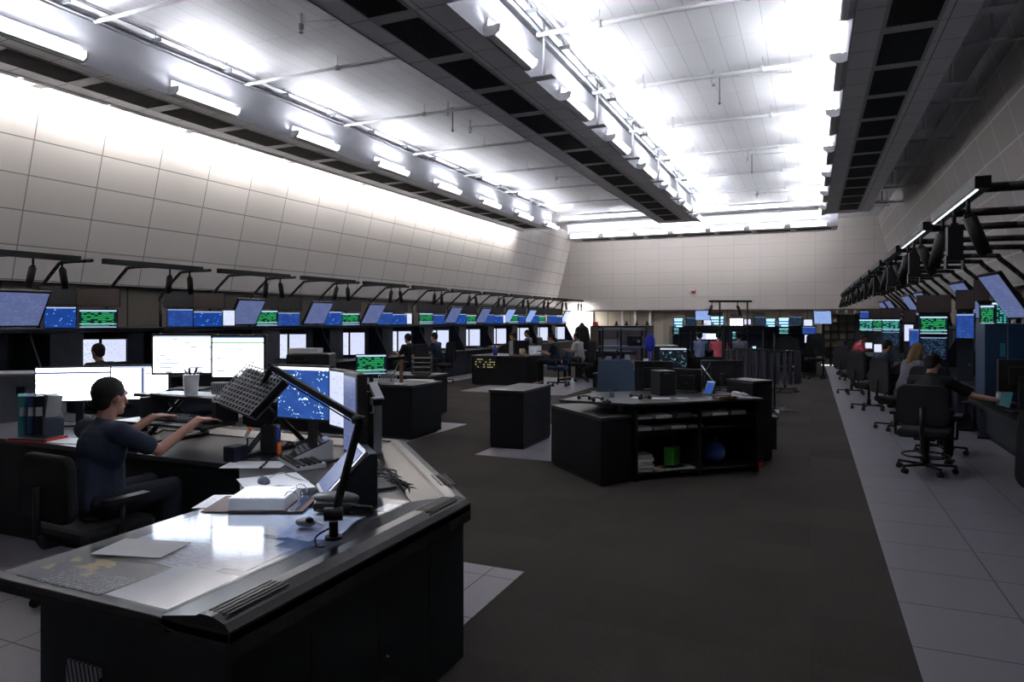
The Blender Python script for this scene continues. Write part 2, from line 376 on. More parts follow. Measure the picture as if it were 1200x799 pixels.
# light fixtures; local +x points away from the duct, y along it
def fx_house(b):
    b.prism([(.045, -.01), (.06, -.01), (.04, .10), (.055, .19), (.045, .19), (.028, .10)], -.6, .6, 'y')  # back shield added to keep tube glare off the duct side
    pr = [(-.0, .0), (.05, -.035), (.11, -.035), (.135, -.02), (.125, -.008), (.10, -.02), (.05, -.02), (.0, .02)]
    b.prism(pr, -.61, .61, 'y')
def fx_lens(b): b.prism([(.135, -.02), (.185, .02), (.20, .08), (.192, .08), (.176, .025), (.125, -.008)], -.60, .60, 'y')
def fx_cap(b): b.prism([(.0, -.02), (.05, -.04), (.135, -.035), (.20, .01), (.215, .09), (.0, .09)], -.012, .012, 'y')
def fx_tube(b): b.cyl((.11, -.57, .055), (.11, .57, .055), .02, n=8)
fh = cached('fixture_housing', fx_house, m_white); fl = cached('fixture_lens', fx_lens, m_lens)
fc = cached('fixture_cap', fx_cap, m_white); ft = cached('fixture_tube', fx_tube, m_tube); fw = cached('fixture_lens_wash', fx_lens, m_wash); fe = cached('fixture_lens_end', fx_lens, m_wash2); fd = cached('fixture_tube_dim', fx_tube, m_tubed)
def fixture(x, y, rz, label, group, z=ZB+.03, wash=False, dim=False):
    t = thing('linear_light', label, 'ceiling light', (x, y, z), rz, group)
    obj('housing', fh, t); obj('lens', fe if wash == 2 else fw if wash else fl, t); obj('tube', fd if (dim or wash) else ft, t)
    obj('end_cap', fc, t, (0, -.61, 0)); obj('end_cap', fc, t, (0, .61, 0))
for k in range(-2, 8):
    y = 7.98+2.62*k; n = k+3
    if y > 23.9: break
    fixture(-8.888, y, 0, f'{ORD[n]} linear light from the near end, on the room side of the wall-side duct', 'lights on the room side of the wall-side duct', dim=True)
    for j in ((0, 1) if y < 22 else (0,)): fixture(-10.112, y+1.31*j, math.pi, f'{ORD[2*n-1+j]} linear light from the near end, washing the bright panelled wall', 'lights washing the bright wall', wash=True)
    fixture(-3.588, y, 0, f'{ORD[n]} linear light from the near end, on the middle duct', 'lights on the middle duct')
    fixture(.438, y, math.pi, f'{ORD[n]} linear light from the near end, on the duct by the shadowed wall', 'lights on the shadow-side duct')
for k in range(7):
    fixture(-8.6+1.42*k, 27.29, -math.pi/2, f'{ORD[k+1]} light from the bright wall along the far cross duct', 'lights on the far cross duct')
    fixture(-8.6+1.42*k, 28.51, math.pi/2, f'{ORD[k+1]} added unseen light from the bright wall, behind the cross duct to brighten the end wall', 'added lights brightening the end wall', wash=2)  # unseen row added behind the duct to brighten the end wall
# hanger brackets with rods
def brk(b):
    b.bb(0, .30, -.09, .09, 0, .012)
def brackets(x, s, y0, n, lab):
    for k in range(n):
        y = y0+2.62*k
        t = thing('duct_bracket', f'{ORD[k+1]} flat steel hanger bracket from the near end, {lab}', 'bracket', (x, y, ZB+.0), 0 if s > 0 else math.pi, 'hanger brackets '+lab)
        obj('plate', cached('bracket_plate', brk, m_fascia), t)
        obj('rod', cached('bracket_rod', lambda b: b.cyl((.15, 0, .012), (.15, 0, ZC-ZB), .018, n=8), m_pipe), t)
brackets(-3.585, 1, 6.35, 7, 'on the middle duct')
brackets(-10.115, -1, 6.35, 7, 'over the bright wall')
brackets(1.715, 1, 6.35, 7, 'by the shadowed wall')
# track rails by the ducts
for x, lab in ((-8.72, 'beside the wall-side duct'), (-3.42, 'beside the middle duct')):
    t = thing('ceiling_track', f'thin double metal ceiling track {lab}', 'track', (x, -1.4, 5.66))
    part('rail', MB().bb(-.02, .02, 0, 25.4, 0, .04), m_grey, t)
    part('rail', MB().bb(.14, .155, 0, 25.4, .09, .105), m_grey, t)
    hb = MB()
    for k in range(18): hb.bb(-.01, .155, .5+1.31*k, .52+1.31*k, .03, .09).cyl((.05, .51+1.31*k, .04), (.05, .51+1.31*k, ZC-5.66), .006, n=6)
    part('hangers', hb, m_grey, t)
# cross pipes
def xpipe(x0, x1, y, z, r, label, group, clamps=()):
    t = thing('ceiling_pipe', label, 'pipe', (x0, y, z), 0, group)
    part('pipe', MB().cyl((0, 0, 0), (x1-x0, 0, 0), r, n=10), m_pipe, t)
    for c in clamps: part('hanger', MB().cyl((c, 0, r), (c, 0, ZC-z), .008, n=6).cyl((c-.03, 0, 0), (c+.03, 0, 0), r*1.5, n=10), m_pipe, t)
for k in range(-1, 8):
    y = 6.12+2.65*k; n = k+2
    xpipe(-8.75, -4.95, y, 5.66, .028, f'{ORD[n]} thin white cross pipe from the near end, in the dimmer ceiling bay', 'cross pipes in the dimmer bay', (1.9,))
    xpipe(-3.5, .40, y+.1, 5.66, .034, f'{ORD[n]} white cross pipe from the near end, in the brightest ceiling bay', 'cross pipes in the brightest bay', (.9, 2.8))
for k in range(8):
    y = 5.3+2.65*k
    xpipe(1.75, 2.75, y, 5.30, .025, f'{ORD[k+1]} short pipe from the near end, between duct and shadowed wall', 'short pipes over the shadowed wall', (.4,))
xpipe(-9, 2.5, 25.4, 5.55, .04, 'white pipe crossing the whole far ceiling just before the cross duct', None, (2, 5, 8))
xpipe(-9, 2.5, 26.4, 5.6, .03, 'second white pipe crossing the far ceiling, closer to the cross duct', None, (2, 5, 8))
# sprinklers
for i, (u, v, wh) in enumerate(((353, 36, 'above the dim bay, closest to the camera'), (525, 133, 'hanging on a short chain in the dim bay'), (551, 154, 'behind the chain in the dim bay'), (836, 98, 'in the middle of the brightest bay'), (876, 186, 'deeper in the brightest bay'), (652, 212, 'near the far end of the dim bay'), (887, 230, 'near the far end of the brightest bay'))):
    p = P(u, v, (5.62-CAMZ)*800/(HV-v))
    t = thing('sprinkler_head', f'small white ceiling sprinkler {wh}', 'sprinkler', p)
    part('body', MB().cyl((0, 0, 0), (0, 0, .09), .035, n=12).cyl((0, 0, .09), (0, 0, ZC-p.z), .018, n=8), m_pipe, t)
    part('branch_pipe', MB().cyl((0, 0, .1), (1.2, .3, .12), .014, n=8), m_pipe, t)
    part('deflector', MB().cyl((0, 0, -.03), (0, 0, -.025), .03, n=12).cyl((0, 0, -.03), (0, 0, 0), .008, n=6), m_chrome, t)
    if i == 1 or i == 3 or i == 4: part('chain', MB().cyl((.1, 0, -.33), (.1, 0, .1), .012, n=6).ball((.1, 0, -.34), .025), m_grey, t)
# wall fittings on the left wall
def onL(u, v): return ray(u, v, (-11.4, 0, 2.32), (1, 0, -LEAN))
for (u, v, w_, h_, lab) in ((187, 218, .52, .52, 'largest of the vent panels, high on the bright wall'), (430, 268, .5, .5, 'second vent panel from the camera on the bright wall'), (555, 295, .5, .5, 'third vent panel from the camera on the bright wall'), (632, 312, .5, .5, 'last small vent panel before the far corner')):
    p = onL(u, v); t = thing('wall_vent', 'grey square '+lab, 'vent', p)
    t.rotation_euler = (0, math.atan(LEAN), 0)
    part('vent_face', MB().box((.012, 0, 0), (.02, w_, h_)), mat('perforated_grey', (.16, .155, .15), .6), t)
    part('vent_rim', MB().box((.012, 0, h_/2), (.03, w_+.03, .02)).box((.012, 0, -h_/2), (.03, w_+.03, .02)).box((.012, w_/2, 0), (.03, .02, h_)).box((.012, -w_/2, 0), (.03, .02, h_)), m_grey, t)
def strobe(p, rz, lab, s=1):
    t = thing('fire_alarm', lab, 'fire alarm', p, rz)
    part('red_housing', MB().box((.03*s, 0, .0), (.06*s, .11*s, .14*s)), m_red, t, .01)
    part('white_strobe', MB().box((.065*s, .0, .045*s), (.03*s, .09*s, .05*s)).box((.03*s, -.12*s, 0), (.05*s, .09*s, .1*s)), m_white, t, .006)
strobe(onL(53, 273), 0, 'red and white fire alarm low on the bright wall nearest the camera', .8)
strobe(onL(474, 323), 0, 'small red fire alarm further down the bright wall', .9)
strobe(Vector((ray(813, 338, (0, YF, 0), (0, 1, 0)).x, YF, 2.95)), -math.pi/2, 'small red and white fire alarm on the far end wall', 1.1)
strobe(ray(1121, 307, (3.5, 0, 2.32), (1, 0, LEAN)), math.pi, 'red fire alarm on the shadowed wall above the bent arms', .9)
p = ray(1022, 280, (3.5, 0, 2.32), (1, 0, LEAN))

# ------------------------------------------------------------------ things used many times
def rotX(a): return Matrix.Rotation(a, 3, 'X')
def monitor(c, yaw, w_, h_, scr, label, z0=None, tilt=0, group=None, name='monitor', thick=.045, case=None, neck=True, bezel=.014, roll=0):
    """c = centre of the screen; faces (sin yaw, -cos yaw); z0 = height of what it stands on"""
    c = Vector(c); base = z0 if z0 is not None else c.z-h_/2
    t = thing(name, label, 'monitor', (c.x, c.y, base), yaw, group)
    case = case or m_plastic; hz = c.z-base
    W_, H_ = round(w_, 3), round(h_, 3)
    def body(b):
        b.bb(-W_/2-bezel, W_/2+bezel, 0, thick, -H_/2-bezel, H_/2+bezel); b.bb(-W_/2*.6, W_/2*.6, thick, thick+.035, -H_/2*.6, H_/2*.6)
    hd = obj('casing', cached(('case', W_, H_, thick, bezel), body, case, .005), t, (0, 0, hz), (tilt, roll, 0))
    obj('screen', cached(('scr', W_, H_), lambda b: b.bb(-W_/2, W_/2, -.003, 0, -H_/2, H_/2), scr), hd)
    if z0 is not None and neck:
        Hn = round(hz, 3)
        obj('stand', cached(('stand', Hn, H_), lambda b: b.bb(-.03, .03, thick+.036, thick+.066, .015, Hn).bb(-.13, .13, thick-.06, thick+.16, 0, .015), case, .004), t)
    return t
def keyboard(p, rz, label, m=m_plastic, w_=.44, d_=.15, z=None, group=None):
    t = thing('keyboard', label, 'keyboard', p, rz, group)
    part('tray', MB().prism([(-d_/2, 0), (d_/2, 0), (d_/2, .028), (-d_/2, .012)], -w_/2, w_/2, 'x'), m, t)
    km = MB()
    for r in range(5):
        y = -d_/2+.018+r*(d_-.02)/5
        for q in range(14):
            x = -w_/2+.02+q*(w_-.04)/14
            km.box((x+.012, y+.008, .02+.0032*r), (.021, .021, .010))
    part('keys', km, m_grey if m is m_plastic else m_plastic, t)
    return t
def mouse(p, rz, label, m=m_plastic):
    t = thing('computer_mouse', label, 'mouse', p, rz)
    part('shell', MB().ball((0, 0, .006), (.032, .058, .03), 16, 8), m, t)
    part('wheel', MB().cyl((-.004, .03, .03), (.004, .03, .03), .009, n=10), m_grey, t)
    return t
def sheet(p, rz, w_, d_, label, m=m_paper, t=.002, name='paper_sheet', cat='paper'):
    return tag(part(name, MB().box((0, 0, t/2), (w_, d_, t)), m, None, 0, p, (0, 0, rz)), label, cat)
# office chair; local +y is forward
def leg_m(b):
    b.prism([(0, -.022), (.29, -.014), (.29, .014), (0, .022)], .075, .10); b.cyl((.29, 0, .06), (.29, 0, .09), .01)
def caster_m(b): b.cyl((.28, -.026, .03), (.28, -.006, .03), .03, n=12).cyl((.28, .006, .03), (.28, .026, .03), .03, n=12).box((.285, 0, .052), (.03, .02, .03))
def chair(x, y, rz, label, fabric=None, group='office chairs', back_h=.52, seat_z=.46, ring=False):
    fabric = fabric or m_cloth
    t = thing('office_chair', label, 'chair', (x, y, .004), rz, group)
    for k in range(5):
        l = obj('leg', cached('chair_leg', leg_m, m_black, .003), t, (0, 0, 0), (0, 0, 2*math.pi*k/5+.3)); obj('caster', cached('chair_caster', caster_m, m_plastic), l)
    obj('gas_column', cached(('chair_col', seat_z), lambda b: b.cyl((0, 0, .07), (0, 0, .2), .036).cyl((0, 0, .2), (0, 0, seat_z-.07), .024).box((0, 0, seat_z-.06), (.2, .22, .04)), m_black), t)
    obj('seat', cached(('chair_seat', seat_z), lambda b: b.box((0, .02, seat_z), (.50, .48, .09)), fabric, .035), t)
    def bk(b):
        z0, z1, hw, n, rr = seat_z+.10, seat_z+.12+back_h, .235, 6, .09
        out = []
        for cx, cz, a0 in ((hw-rr, z1-rr, 0), (-hw+rr, z1-rr, 1), (-hw+rr*.8, z0+rr, 2), (hw-rr*.8, z0+rr, 3)):
            for i in range(n+1):
                a = (a0+i/n)*math.pi/2; out.append((cx+rr*math.cos(a), cz+rr*math.sin(a)))
        b.prism(out, -.285, -.22, 'y')
    obj('backrest', cached(('chair_back', seat_z, back_h), bk, fabric, .018), t)
    obj('back_bar', cached(('chair_bar', seat_z), lambda b: b.tube([(0, -.05, seat_z-.05), (0, -.27, seat_z-.04), (0, -.31, seat_z+.03), (0, -.31, seat_z+.3)], .02), m_black), t)
    for s in (-1, 1):
        obj('armrest', cached(('chair_arm', s, seat_z), lambda b: b.tube([(s*.2, .0, seat_z-.05), (s*.29, 0, seat_z-.04), (s*.30, .0, seat_z+.18)], .015).box((s*.30, .02, seat_z+.2), (.07, .26, .03)), m_plastic, 0), t)
    if ring:
        rb = MB()
        pts = [(.23*math.cos(a*math.pi/12), .23*math.sin(a*math.pi/12), .19) for a in range(25)]
        rb.tube(pts, .01, 6)
        for a in (0, 1, 2): rb.cyl((0, 0, .17), (.23*math.cos(a*2.09), .23*math.sin(a*2.09), .19), .008, n=6)
        part('foot_ring', rb, m_black, t)
    return t
# people: body, clothing and hair are each one closed skin grown over tapered limbs
def skin_part(name, mb, m, parent, vox):
    o = part(name, mb, m, parent)
    r = o.modifiers.new('join', 'REMESH'); r.mode = 'VOXEL'; r.voxel_size = vox; r.use_smooth_shade = True
    sm = o.modifiers.new('smooth', 'SMOOTH'); sm.factor = .5; sm.iterations = 4
    return o
def hand(b, w_, d, up, side, s=1.0, curl=.4):
    """palm at wrist w_, pointing along d; up = back of the hand; side = thumb side"""
    w_, d, up = Vector(w_), Vector(d).normalized(), Vector(up).normalized(); sd = Vector(side).normalized()
    pc = w_+d*.05*s
    R = Matrix((sd, d, up)).transposed()
    b.ball(pc, (.042*s, .055*s, .017*s), 12, 8, R)
    for i, (o, L) in enumerate(((.030, .075), (.010, .085), (-.010, .078), (-.029, .060))):
        k0 = w_+d*.092*s+sd*o*s; k1 = k0+(d*.5*L+sd*o*.25-up*L*.12*curl)*s; k2 = k1+(d*.35*L-up*L*.35*curl)*s; k3 = k2+(d*.18*L-up*L*.3*curl)*s
        b.cap(k0, k1, .0092*s, .0085*s, 8); b.cap(k1, k2, .0085*s, .008*s, 8); b.cap(k2, k3, .008*s, .007*s, 8)
    t0 = w_+d*.03*s+sd*.03*s; t1 = t0+(d*.035+sd*.035)*s; t2 = t1+(d*.035+sd*.01-up*.005)*s
    b.cap(t0, t1, .0125*s, .011*s, 8); b.cap(t1, t2, .011*s, .009*s, 8)
def person(x, y, rz, label, shirt, trousers, z=.53, lean=.12, vox=.016, hair=None, skinm=None, arms=None, sleeve='short', headtilt=.15, headturn=0.0, legs=None, longhair=False, stand=False, hairstyle=0, group=None):
    """seated by default, hips at height z, local +y forward.  arms = ((elbow, wrist, fingers direction), ...) for left and right"""
    skinm = skinm or m_skin; hair = hair or m_hair
    t = thing('person', label, 'person', (x, y, 0), rz, group)
    hip = Vector((0, 0, z+.09)); L = Matrix.Rotation(-lean, 3, 'X')
    def T(p): return hip+L @ Vector(p)
    chest = T((0, 0, .30)); neck = T((0, .0, .47)); sh = [T((s*.175, 0, .41)) for s in (-1, 1)]
    head = neck+Vector((0, .03+headtilt*.12, .145-headtilt*.05))
    H = Matrix.Rotation(headturn, 3, 'Z') @ Matrix.Rotation(-headtilt, 3, 'X')
    b = MB()
    b.cap(hip, T((0, 0, .18)), .135, .12); b.ball(T((0, 0, .30)), (.155, .105, .17), 14, 10, L)
    b.cap(sh[0], sh[1], .055, .055); b.cap(T((0, -.005, .40)), head, .056, .05)
    # head
    b.ball(head+H @ Vector((0, -.01, .02)), (.077, .094, .100), 16, 12, H)
    b.ball(head+H @ Vector((0, .035, -.055)), (.052, .052, .055), 12, 8, H)
    b.ball(head+H @ Vector((0, .075, -.085)), (.025, .02, .02), 8, 6, H)
    b.cap(head+H @ Vector((0, .082, .022)), head+H @ Vector((0, .105, -.02)), .009, .015, 8)
    b.ball(head+H @ Vector((0, .085, -.052)), (.026, .012, .012), 8, 6, H)
    b.ball(head+H @ Vector((0, .080, .035)), (.05, .014, .012), 10, 6, H)
    for s in (-1, 1): b.ball(head+H @ Vector((s*.078, -.01, -.005)), (.012, .02, .03), 8, 6, H)
    if arms is None:
        arms = (((-.24, .12, .20), (-.16, .36, .26), (.2, 1, -.05)), ((.24, .12, .20), (.16, .36, .26), (-.2, 1, -.05)))
    sb = MB(); tb = MB()
    for s, S0, (e, w_, fd) in zip((-1, 1), sh, arms):
        e = hip+Vector(e); w_ = hip+Vector(w_)
        b.cap(S0, e, .047, .038); b.cap(e, w_, .038, .026)
        hand(b, w_, Vector(fd), (0, 0, 1), Vector((-s, 0, 0)))
        if sleeve == 'long': sb.cap(S0, e, .060, .05); sb.cap(e, e+(w_-e)*.88, .05, .038)
        else: sb.cap(S0, S0+(e-S0)*.7, .062, .058)
    if legs is None:
        if stand: legs = (((-.10, .02, -.42), (-.11, .0, -.86)), ((.10, .02, -.42), (.11, .0, -.86)))
        else: legs = (((-.12, .42, .0), (-.12, .40, -.53)), ((.12, .42, .0), (.12, .40, -.53)))
    if stand: pass
    for s, (k, a) in zip((-1, 1), legs):
        h0 = hip+Vector((s*.09, 0, -.02)); k = hip+Vector(k); a = hip+Vector(a); a.z = max(a.z, .09)
        b.cap(h0, k, .075, .052); b.cap(k, a, .052, .035); b.cap(a, a+Vector((0, .14, -.04)), .035, .03)
        tb.cap(h0, k, .088, .064); tb.cap(k, k+(a-k)*.9, .064, .048)
    tb.cap(hip+Vector((-.06, 0, 0)), hip+Vector((.06, 0, 0)), .115, .115)
    sb.cap(T((0, 0, .02)), T((0, 0, .2)), .15, .135); sb.ball(T((0, 0, .30)), (.175, .122, .175), 14, 10, L); sb.cap(sh[0], sh[1], .066, .066)
    sb.cap(T((0, -.003, .40)), T((0, .0, .455)), .075, .06)
    skin_part('body', b, skinm, t, min(vox, .012) if vox < .014 else vox)
    skin_part('shirt', sb, shirt, t, vox)
    skin_part('trousers', tb, trousers, t, vox)
    hb = MB()
    hb.ball(head+H @ Vector((0, -.022, .038)), (.086, .098, .095), 16, 12, H)
    if longhair:
        hb.cap(head+H @ Vector((0, -.06, 0)), head+H @ Vector((0, -.10, -.18)), .07, .055); hb.cap(head+H @ Vector((-.07, -.03, 0)), head+H @ Vector((-.07, -.04, -.15)), .03, .02); hb.cap(head+H @ Vector((.07, -.03, 0)), head+H @ Vector((.07, -.04, -.15)), .03, .02)
    else: hb.ball(head+H @ Vector((0, -.055, -.02)), (.07, .05, .06), 12, 8, H)
    skin_part('hair', hb, hair, t, vox)
    shb = MB()
    for s, (k, a) in zip((-1, 1), legs):
        a = hip+Vector(a); a.z = max(a.z, .09); shb.cap(a+Vector((0, -.03, -.045)), a+Vector((0, .17, -.05)), .042, .036)
    skin_part('shoes', shb, m_plastic, t, vox)
    return t
def cloth(name, col): return mat(name, col, .9, scale=30, var=.12)
c_black = cloth('black_shirt_cloth', (.008, .008, .01)); c_grey = cloth('grey_shirt_cloth', (.16, .16, .19)); c_pink = cloth('pink_shirt_cloth', (.62, .10, .13))
c_navy = cloth('navy_shirt_cloth', (.012, .02, .045)); c_white = cloth('white_shirt_cloth', (.5, .5, .5)); c_teal = cloth('dark_green_shirt_cloth', (.03, .05, .05)); c_jean = cloth('dark_trouser_cloth', (.012, .015, .025)); c_slate = cloth('blue_grey_shirt_cloth', (.16, .2, .32)); c_oper = cloth('operator_shirt_cloth', (.022, .03, .055))

# ------------------------------------------------------------------ wall console rows
PITCH = 2.1
def bay(s, Xf, Yc, label, group, hood=1.52):
    t = thing('control_console', label, 'console', (Xf, Yc, .004), 0, group)
    def X(d): return -s*d
    hw = PITCH/2-.01
    obj('base_cabinet', cached(('bay_base', s), lambda b: b.bb(X(.06), X(1.15), -hw, hw, .08, .72).bb(X(.10), X(1.1), -hw+.02, hw-.02, 0, .08), m_navy, .006), t)
    obj('desk_shelf', cached(('bay_desk', s), lambda b: b.bb(X(-.14), X(.9), -hw, hw, .72, .755), m_satin, .008), t)
    obj('back_panel', cached(('bay_back', s), lambda b: b.bb(X(.86), X(1.15), -hw, hw, .72, 1.5), m_equip), t)
    obj('hood', cached(('bay_hood', s), lambda b: b.prism([(X(.42), 1.50), (X(.42), 1.545), (X(1.2), 1.56), (X(1.2), 1.46)], -hw, hw, 'y'), m_navy), t)
    obj('side_fin', cached(('bay_fin', s), lambda b: b.prism([(X(.1), .755), (X(.5), 1.50), (X(1.15), 1.50), (X(1.15), .755)], hw-.03, hw, 'y'), m_navy), t)
    obj('module_rack', cached(('bay_rack', s), lambda b: b.box((X(.66), -.55, 1.12), (.36, .5, .7)), m_equip, .01), t)
    obj('wedge_housing', cached(('bay_wedge', s), lambda b: b.prism([(X(.50), .74), (X(.86), -.1), (X(.95), .8)] if s > 0 else [(X(.50), .74), (X(.86), -.1), (X(.95), .8)], .76, 1.48), m_navy), t)
    return t
def baffle(p, rz, w_, h_, label, m, group, tilt=0):
    t = thing('acoustic_baffle', label, 'acoustic panel', p, rz, group)
    obj('foam_face', cached(('baf', round(w_, 2), round(h_, 2)), lambda b: b.box((0, 0, h_/2), (w_, .05, h_)), m, .004), t, (0, 0, 0), (tilt, 0, 0))
    obj('rim', cached(('bafr', round(w_, 2), round(h_, 2)), lambda b: b.box((0, .028, h_/2), (w_+.015, .012, h_+.015)), m_plastic), t, (0, 0, 0), (tilt, 0, 0))
    return t
def light_bar(s, x, y0, y1, z, xc, zc, label, group, lit=False, arms=(.25, .75)):
    """bar over the desk, on two bent arms rising from the consoles at xc, zc"""
    t = thing('track_light_bar', label, 'light bar', (x, y0, z), 0, group)
    L = y1-y0; q = 1 if x > xc else -1      # direction from console to bar
    obj('bar', cached(('bar', round(L, 2)), lambda b: b.bb(-.045, .045, 0, L, -.035, .045), m_black, .004), t)
    for f in arms:
        ya = L*f
        pts = catmull([(xc-x, ya, zc-z), (xc-x+q*.02, ya, zc-z+.12), ((xc-x)+q*.42, ya, -.07), ((xc-x)+q*.58, ya, -.005), (0, ya, 0)], 5)
        pts = [Vector((xc-x, ya, 1.545-z))] + pts
        obj('bent_arm', cached(('arm', round(L*f, 2), round(xc-x, 2), round(zc-z, 2)), lambda b: b.tube(pts, .026 if s > 0 else .032, 8), m_black), t)
    if lit: part('lit_strip', MB().bb(-.035, -.02, .03, L-.03, -.042, -.035), m_led, t)  # glowing strip stands in for the lit lower edge of the bar
    return t
def spot(p, rz, tilt, label, group, doors=False):
    t = thing('spotlight', label, 'spotlight', p, rz, group)
    obj('yoke', cached('spot_yoke', lambda b: b.cyl((0, 0, 0), (0, 0, -.10), .014, n=8).box((0, 0, -.11), (.05, .03, .03)), m_black), t)
    obj('lamp_housing', cached(('spot_body', doors), lambda b: b.cyl((0, 0, -.02), (0, 0, -.30), .045, n=14).cyl((0, 0, .0), (0, 0, -.02), .03, n=12) if not doors else b.box((0, 0, -.15), (.10, .10, .26)).box((.055, 0, -.29), (.01, .10, .10)).box((-.055, 0, -.29), (.01, .10, .10)), m_black, .0), t, (0, 0, -.10), (tilt[0], tilt[1], 0))
    return t
LX = -9.65; LS = -10.2
LG = 'console bays along the bright wall'
NB = 12
for k in range(NB):
    yc = 5.1+PITCH*k; o = ORD[k+1]
    bay(1, LX, yc, f'dark console bay, {o} from the camera end under the bright panelled wall', LG)
    if k >= 1 and k < NB:
        # pair of portrait pages
        px, py = LS+.0, yc+.02
        dirx, diry = math.cos(math.radians(40)), math.sin(math.radians(40))
        for q, (sc, nm) in enumerate(((s_port, 'near'), (s_port2, 'far'))):
            if k == 0: sc = s_haze
            sg = -1 if q == 0 else 1
            fx = px+sg*.19*math.cos(math.radians(38)); fy = py+sg*.19*math.sin(math.radians(38))
            monitor((fx, fy, 1.11), math.radians(38), .335, .53, sc, f'upright pale page screen, {nm} half of the pair in the {o} bright-wall bay', z0=.759, neck=False, bezel=.012, group='upright page screens under the bright wall', thick=.05)
    # tilted situation display
    if k not in (1, 5, 10):
        monitor((LS+.12, yc+.85, 1.83), math.pi/2, .66, .52, s_haze if k < 8 else s_hazeb, f'forward-leaning grey-blue map display above the {o} console bay under the bright wall', z0=1.55, tilt=math.radians(30), neck=False, bezel=.03, group='leaning map displays over the bright-wall consoles')
    # green or blue small ones
    cyc = k % 3
    monitor((LS+.02, yc-.62, 1.72), math.radians(42), .40, .30, (s_green, s_radar2, s_blue)[cyc], f'small {("green table", "blue map", "blue")[cyc]} screen above the near half of the {o} bright-wall console bay', z0=1.55, neck=False, group='small upper screens over the bright-wall consoles')
    baffle((LS-.02, yc-.62, 1.91), math.radians(42), .46, .27, f'dark foam panel over the {("green table", "blue map", "blue")[cyc]} screen of the {o} bright-wall bay', m_foam, 'foam panels over the bright-wall consoles')
    monitor((LS+.0, yc-.02, 1.70), math.radians(36), .52, .27, (s_blue, s_green, s_radar2)[cyc] if k != 3 else s_blue, f'wider {("blue", "green table", "blue map")[cyc]} screen at the middle of the {o} bright-wall console bay, upper shelf', z0=1.55, neck=False, group='wide upper screens over the bright-wall consoles')
    baffle((LS-.04, yc+.0, 1.90), math.radians(36), .62, .27, f'wide charcoal foam panel at the middle of the {o} bright-wall console bay', m_brown if k < 3 else m_foam, 'foam panels over the bright-wall consoles')
    if k in (2, 5, 8): monitor((LS+.08, yc+.42, 1.72), math.radians(50), .2, .28, s_pink if k == 3 else s_port, f'narrow upright pale screen beside the wide one in the {o} bright-wall bay, upper shelf', z0=1.55, neck=False)
    # bar and spots
    y0 = 6.7-PITCH+PITCH*k
    light_bar(1, -9.4, y0, y0+1.74, 2.53, -10.6, 2.0, f'black light bar, {o} from the camera end over the consoles of the bright wall', 'light bars over the bright-wall consoles', arms=(-.1, .52))
    spot((-9.4, y0+1.12, 2.50), 0, (.12*((k % 3)-1), .15), f'black spotlight nearer the camera on the {o} light bar over the bright-wall consoles', 'spotlights over the bright-wall consoles')
    spot((-9.4, y0+1.50, 2.50), 0, (.1, -.1+.12*(k % 2)), f'black spotlight at the far end of the {o} light bar over the bright-wall consoles', 'spotlights over the bright-wall consoles')
    keyboard((-9.78, yc+.05, .76), math.pi/2, f'black keyboard on the {o} bright-wall console desk', group='keyboards on the bright-wall consoles')
# upper pipe linking the bars is the black trim on the wall
# ---- shadowed wall row
RX = 2.2; RG = 'console bays along the shadowed wall'
for k in range(10):
    yc = 8.4+PITCH*k; o = ORD[k+1]
    bay(-1, RX, yc, f'dark console bay, {o} from the camera end under the shadowed wall', RG)
    if k in (1, 2, 4, 5, 7, 8):
        tm = monitor((2.24, yc-.05, 1.98), -math.pi/2+.12, .66, .62, s_haze, f'forward-leaning grey-blue map display above the {o} console bay under the shadowed wall', z0=1.56, tilt=math.radians(32), neck=False, bezel=.03, group='leaning map displays over the shadowed-wall consoles')
        obj('mount_arm', cached('lean_mount', lambda b: b.tube([(0, .08, .42), (0, .40, .30), (0, .46, -.02)], .03, 8), m_black), tm)
    y0 = 5.15+2.2*k
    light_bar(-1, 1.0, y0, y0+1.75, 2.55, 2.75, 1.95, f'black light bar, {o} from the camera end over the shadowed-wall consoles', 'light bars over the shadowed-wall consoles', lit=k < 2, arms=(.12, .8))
    for j, (f, tl) in enumerate(((.45, (0, -.35)), (.95, (0, 0)), (1.45, (.1, .2)))):
        spot((1.0, y0+f, 2.51), 0, tl, f'{("near", "middle", "far")[j]} black spotlight hanging from the {o} light bar over the shadowed-wall consoles', 'spotlights over the shadowed-wall consoles', doors=(j == 1))
def mon_px(u, v, d, wpx, hpx, scr, label, dyaw=0, z0=None, tilt=0, name='monitor', group=None, neck=True, bezel=.014, thick=.045):
    p = P(u, v, d); return monitor(p, facing(p)+dyaw, wpx*d/F/max(.3, math.cos(dyaw)), hpx*d/F, scr, label, z0=z0, tilt=tilt, name=name, group=group, neck=neck, bezel=bezel, thick=thick)
# screens on the shadowed row that face down the room
RZ = .76
def stackrack(u, wpx, d, zt, label):
    p = P(u, 400, d+.07); W_ = wpx*d/F
    t = thing('equipment_rack', label, 'rack', (p.x, p.y, .004), facing(p), 'screen racks on the shadowed row')
    part('cabinet', MB().bb(-W_/2, W_/2, 0, .32, .04, zt), m_equip, t, .006); part('base', MB().bb(-W_/2-.02, W_/2+.02, -.02, .34, 0, .04), m_black, t)
stackrack(1094, 30, 12.4, 2.02, 'dark rack behind the stacked brightest green table and dark text screens')
stackrack(1044, 19, 16.6, 1.92, 'dark rack behind the middle green table screen')
stackrack(1020, 32, 20, 1.88, 'dark rack behind the two farthest green table screens')
stackrack(1069, 17, 14.6, 1.78, 'slim dark rack behind the narrow lilac and dim blue screens')
stackrack(1131, 16, 10.25, 1.98, 'dark rack behind the tall dim blue screen')
stackrack(1163, 26, 9.5, 1.95, 'dark rack behind the two narrow green screens near the camera')
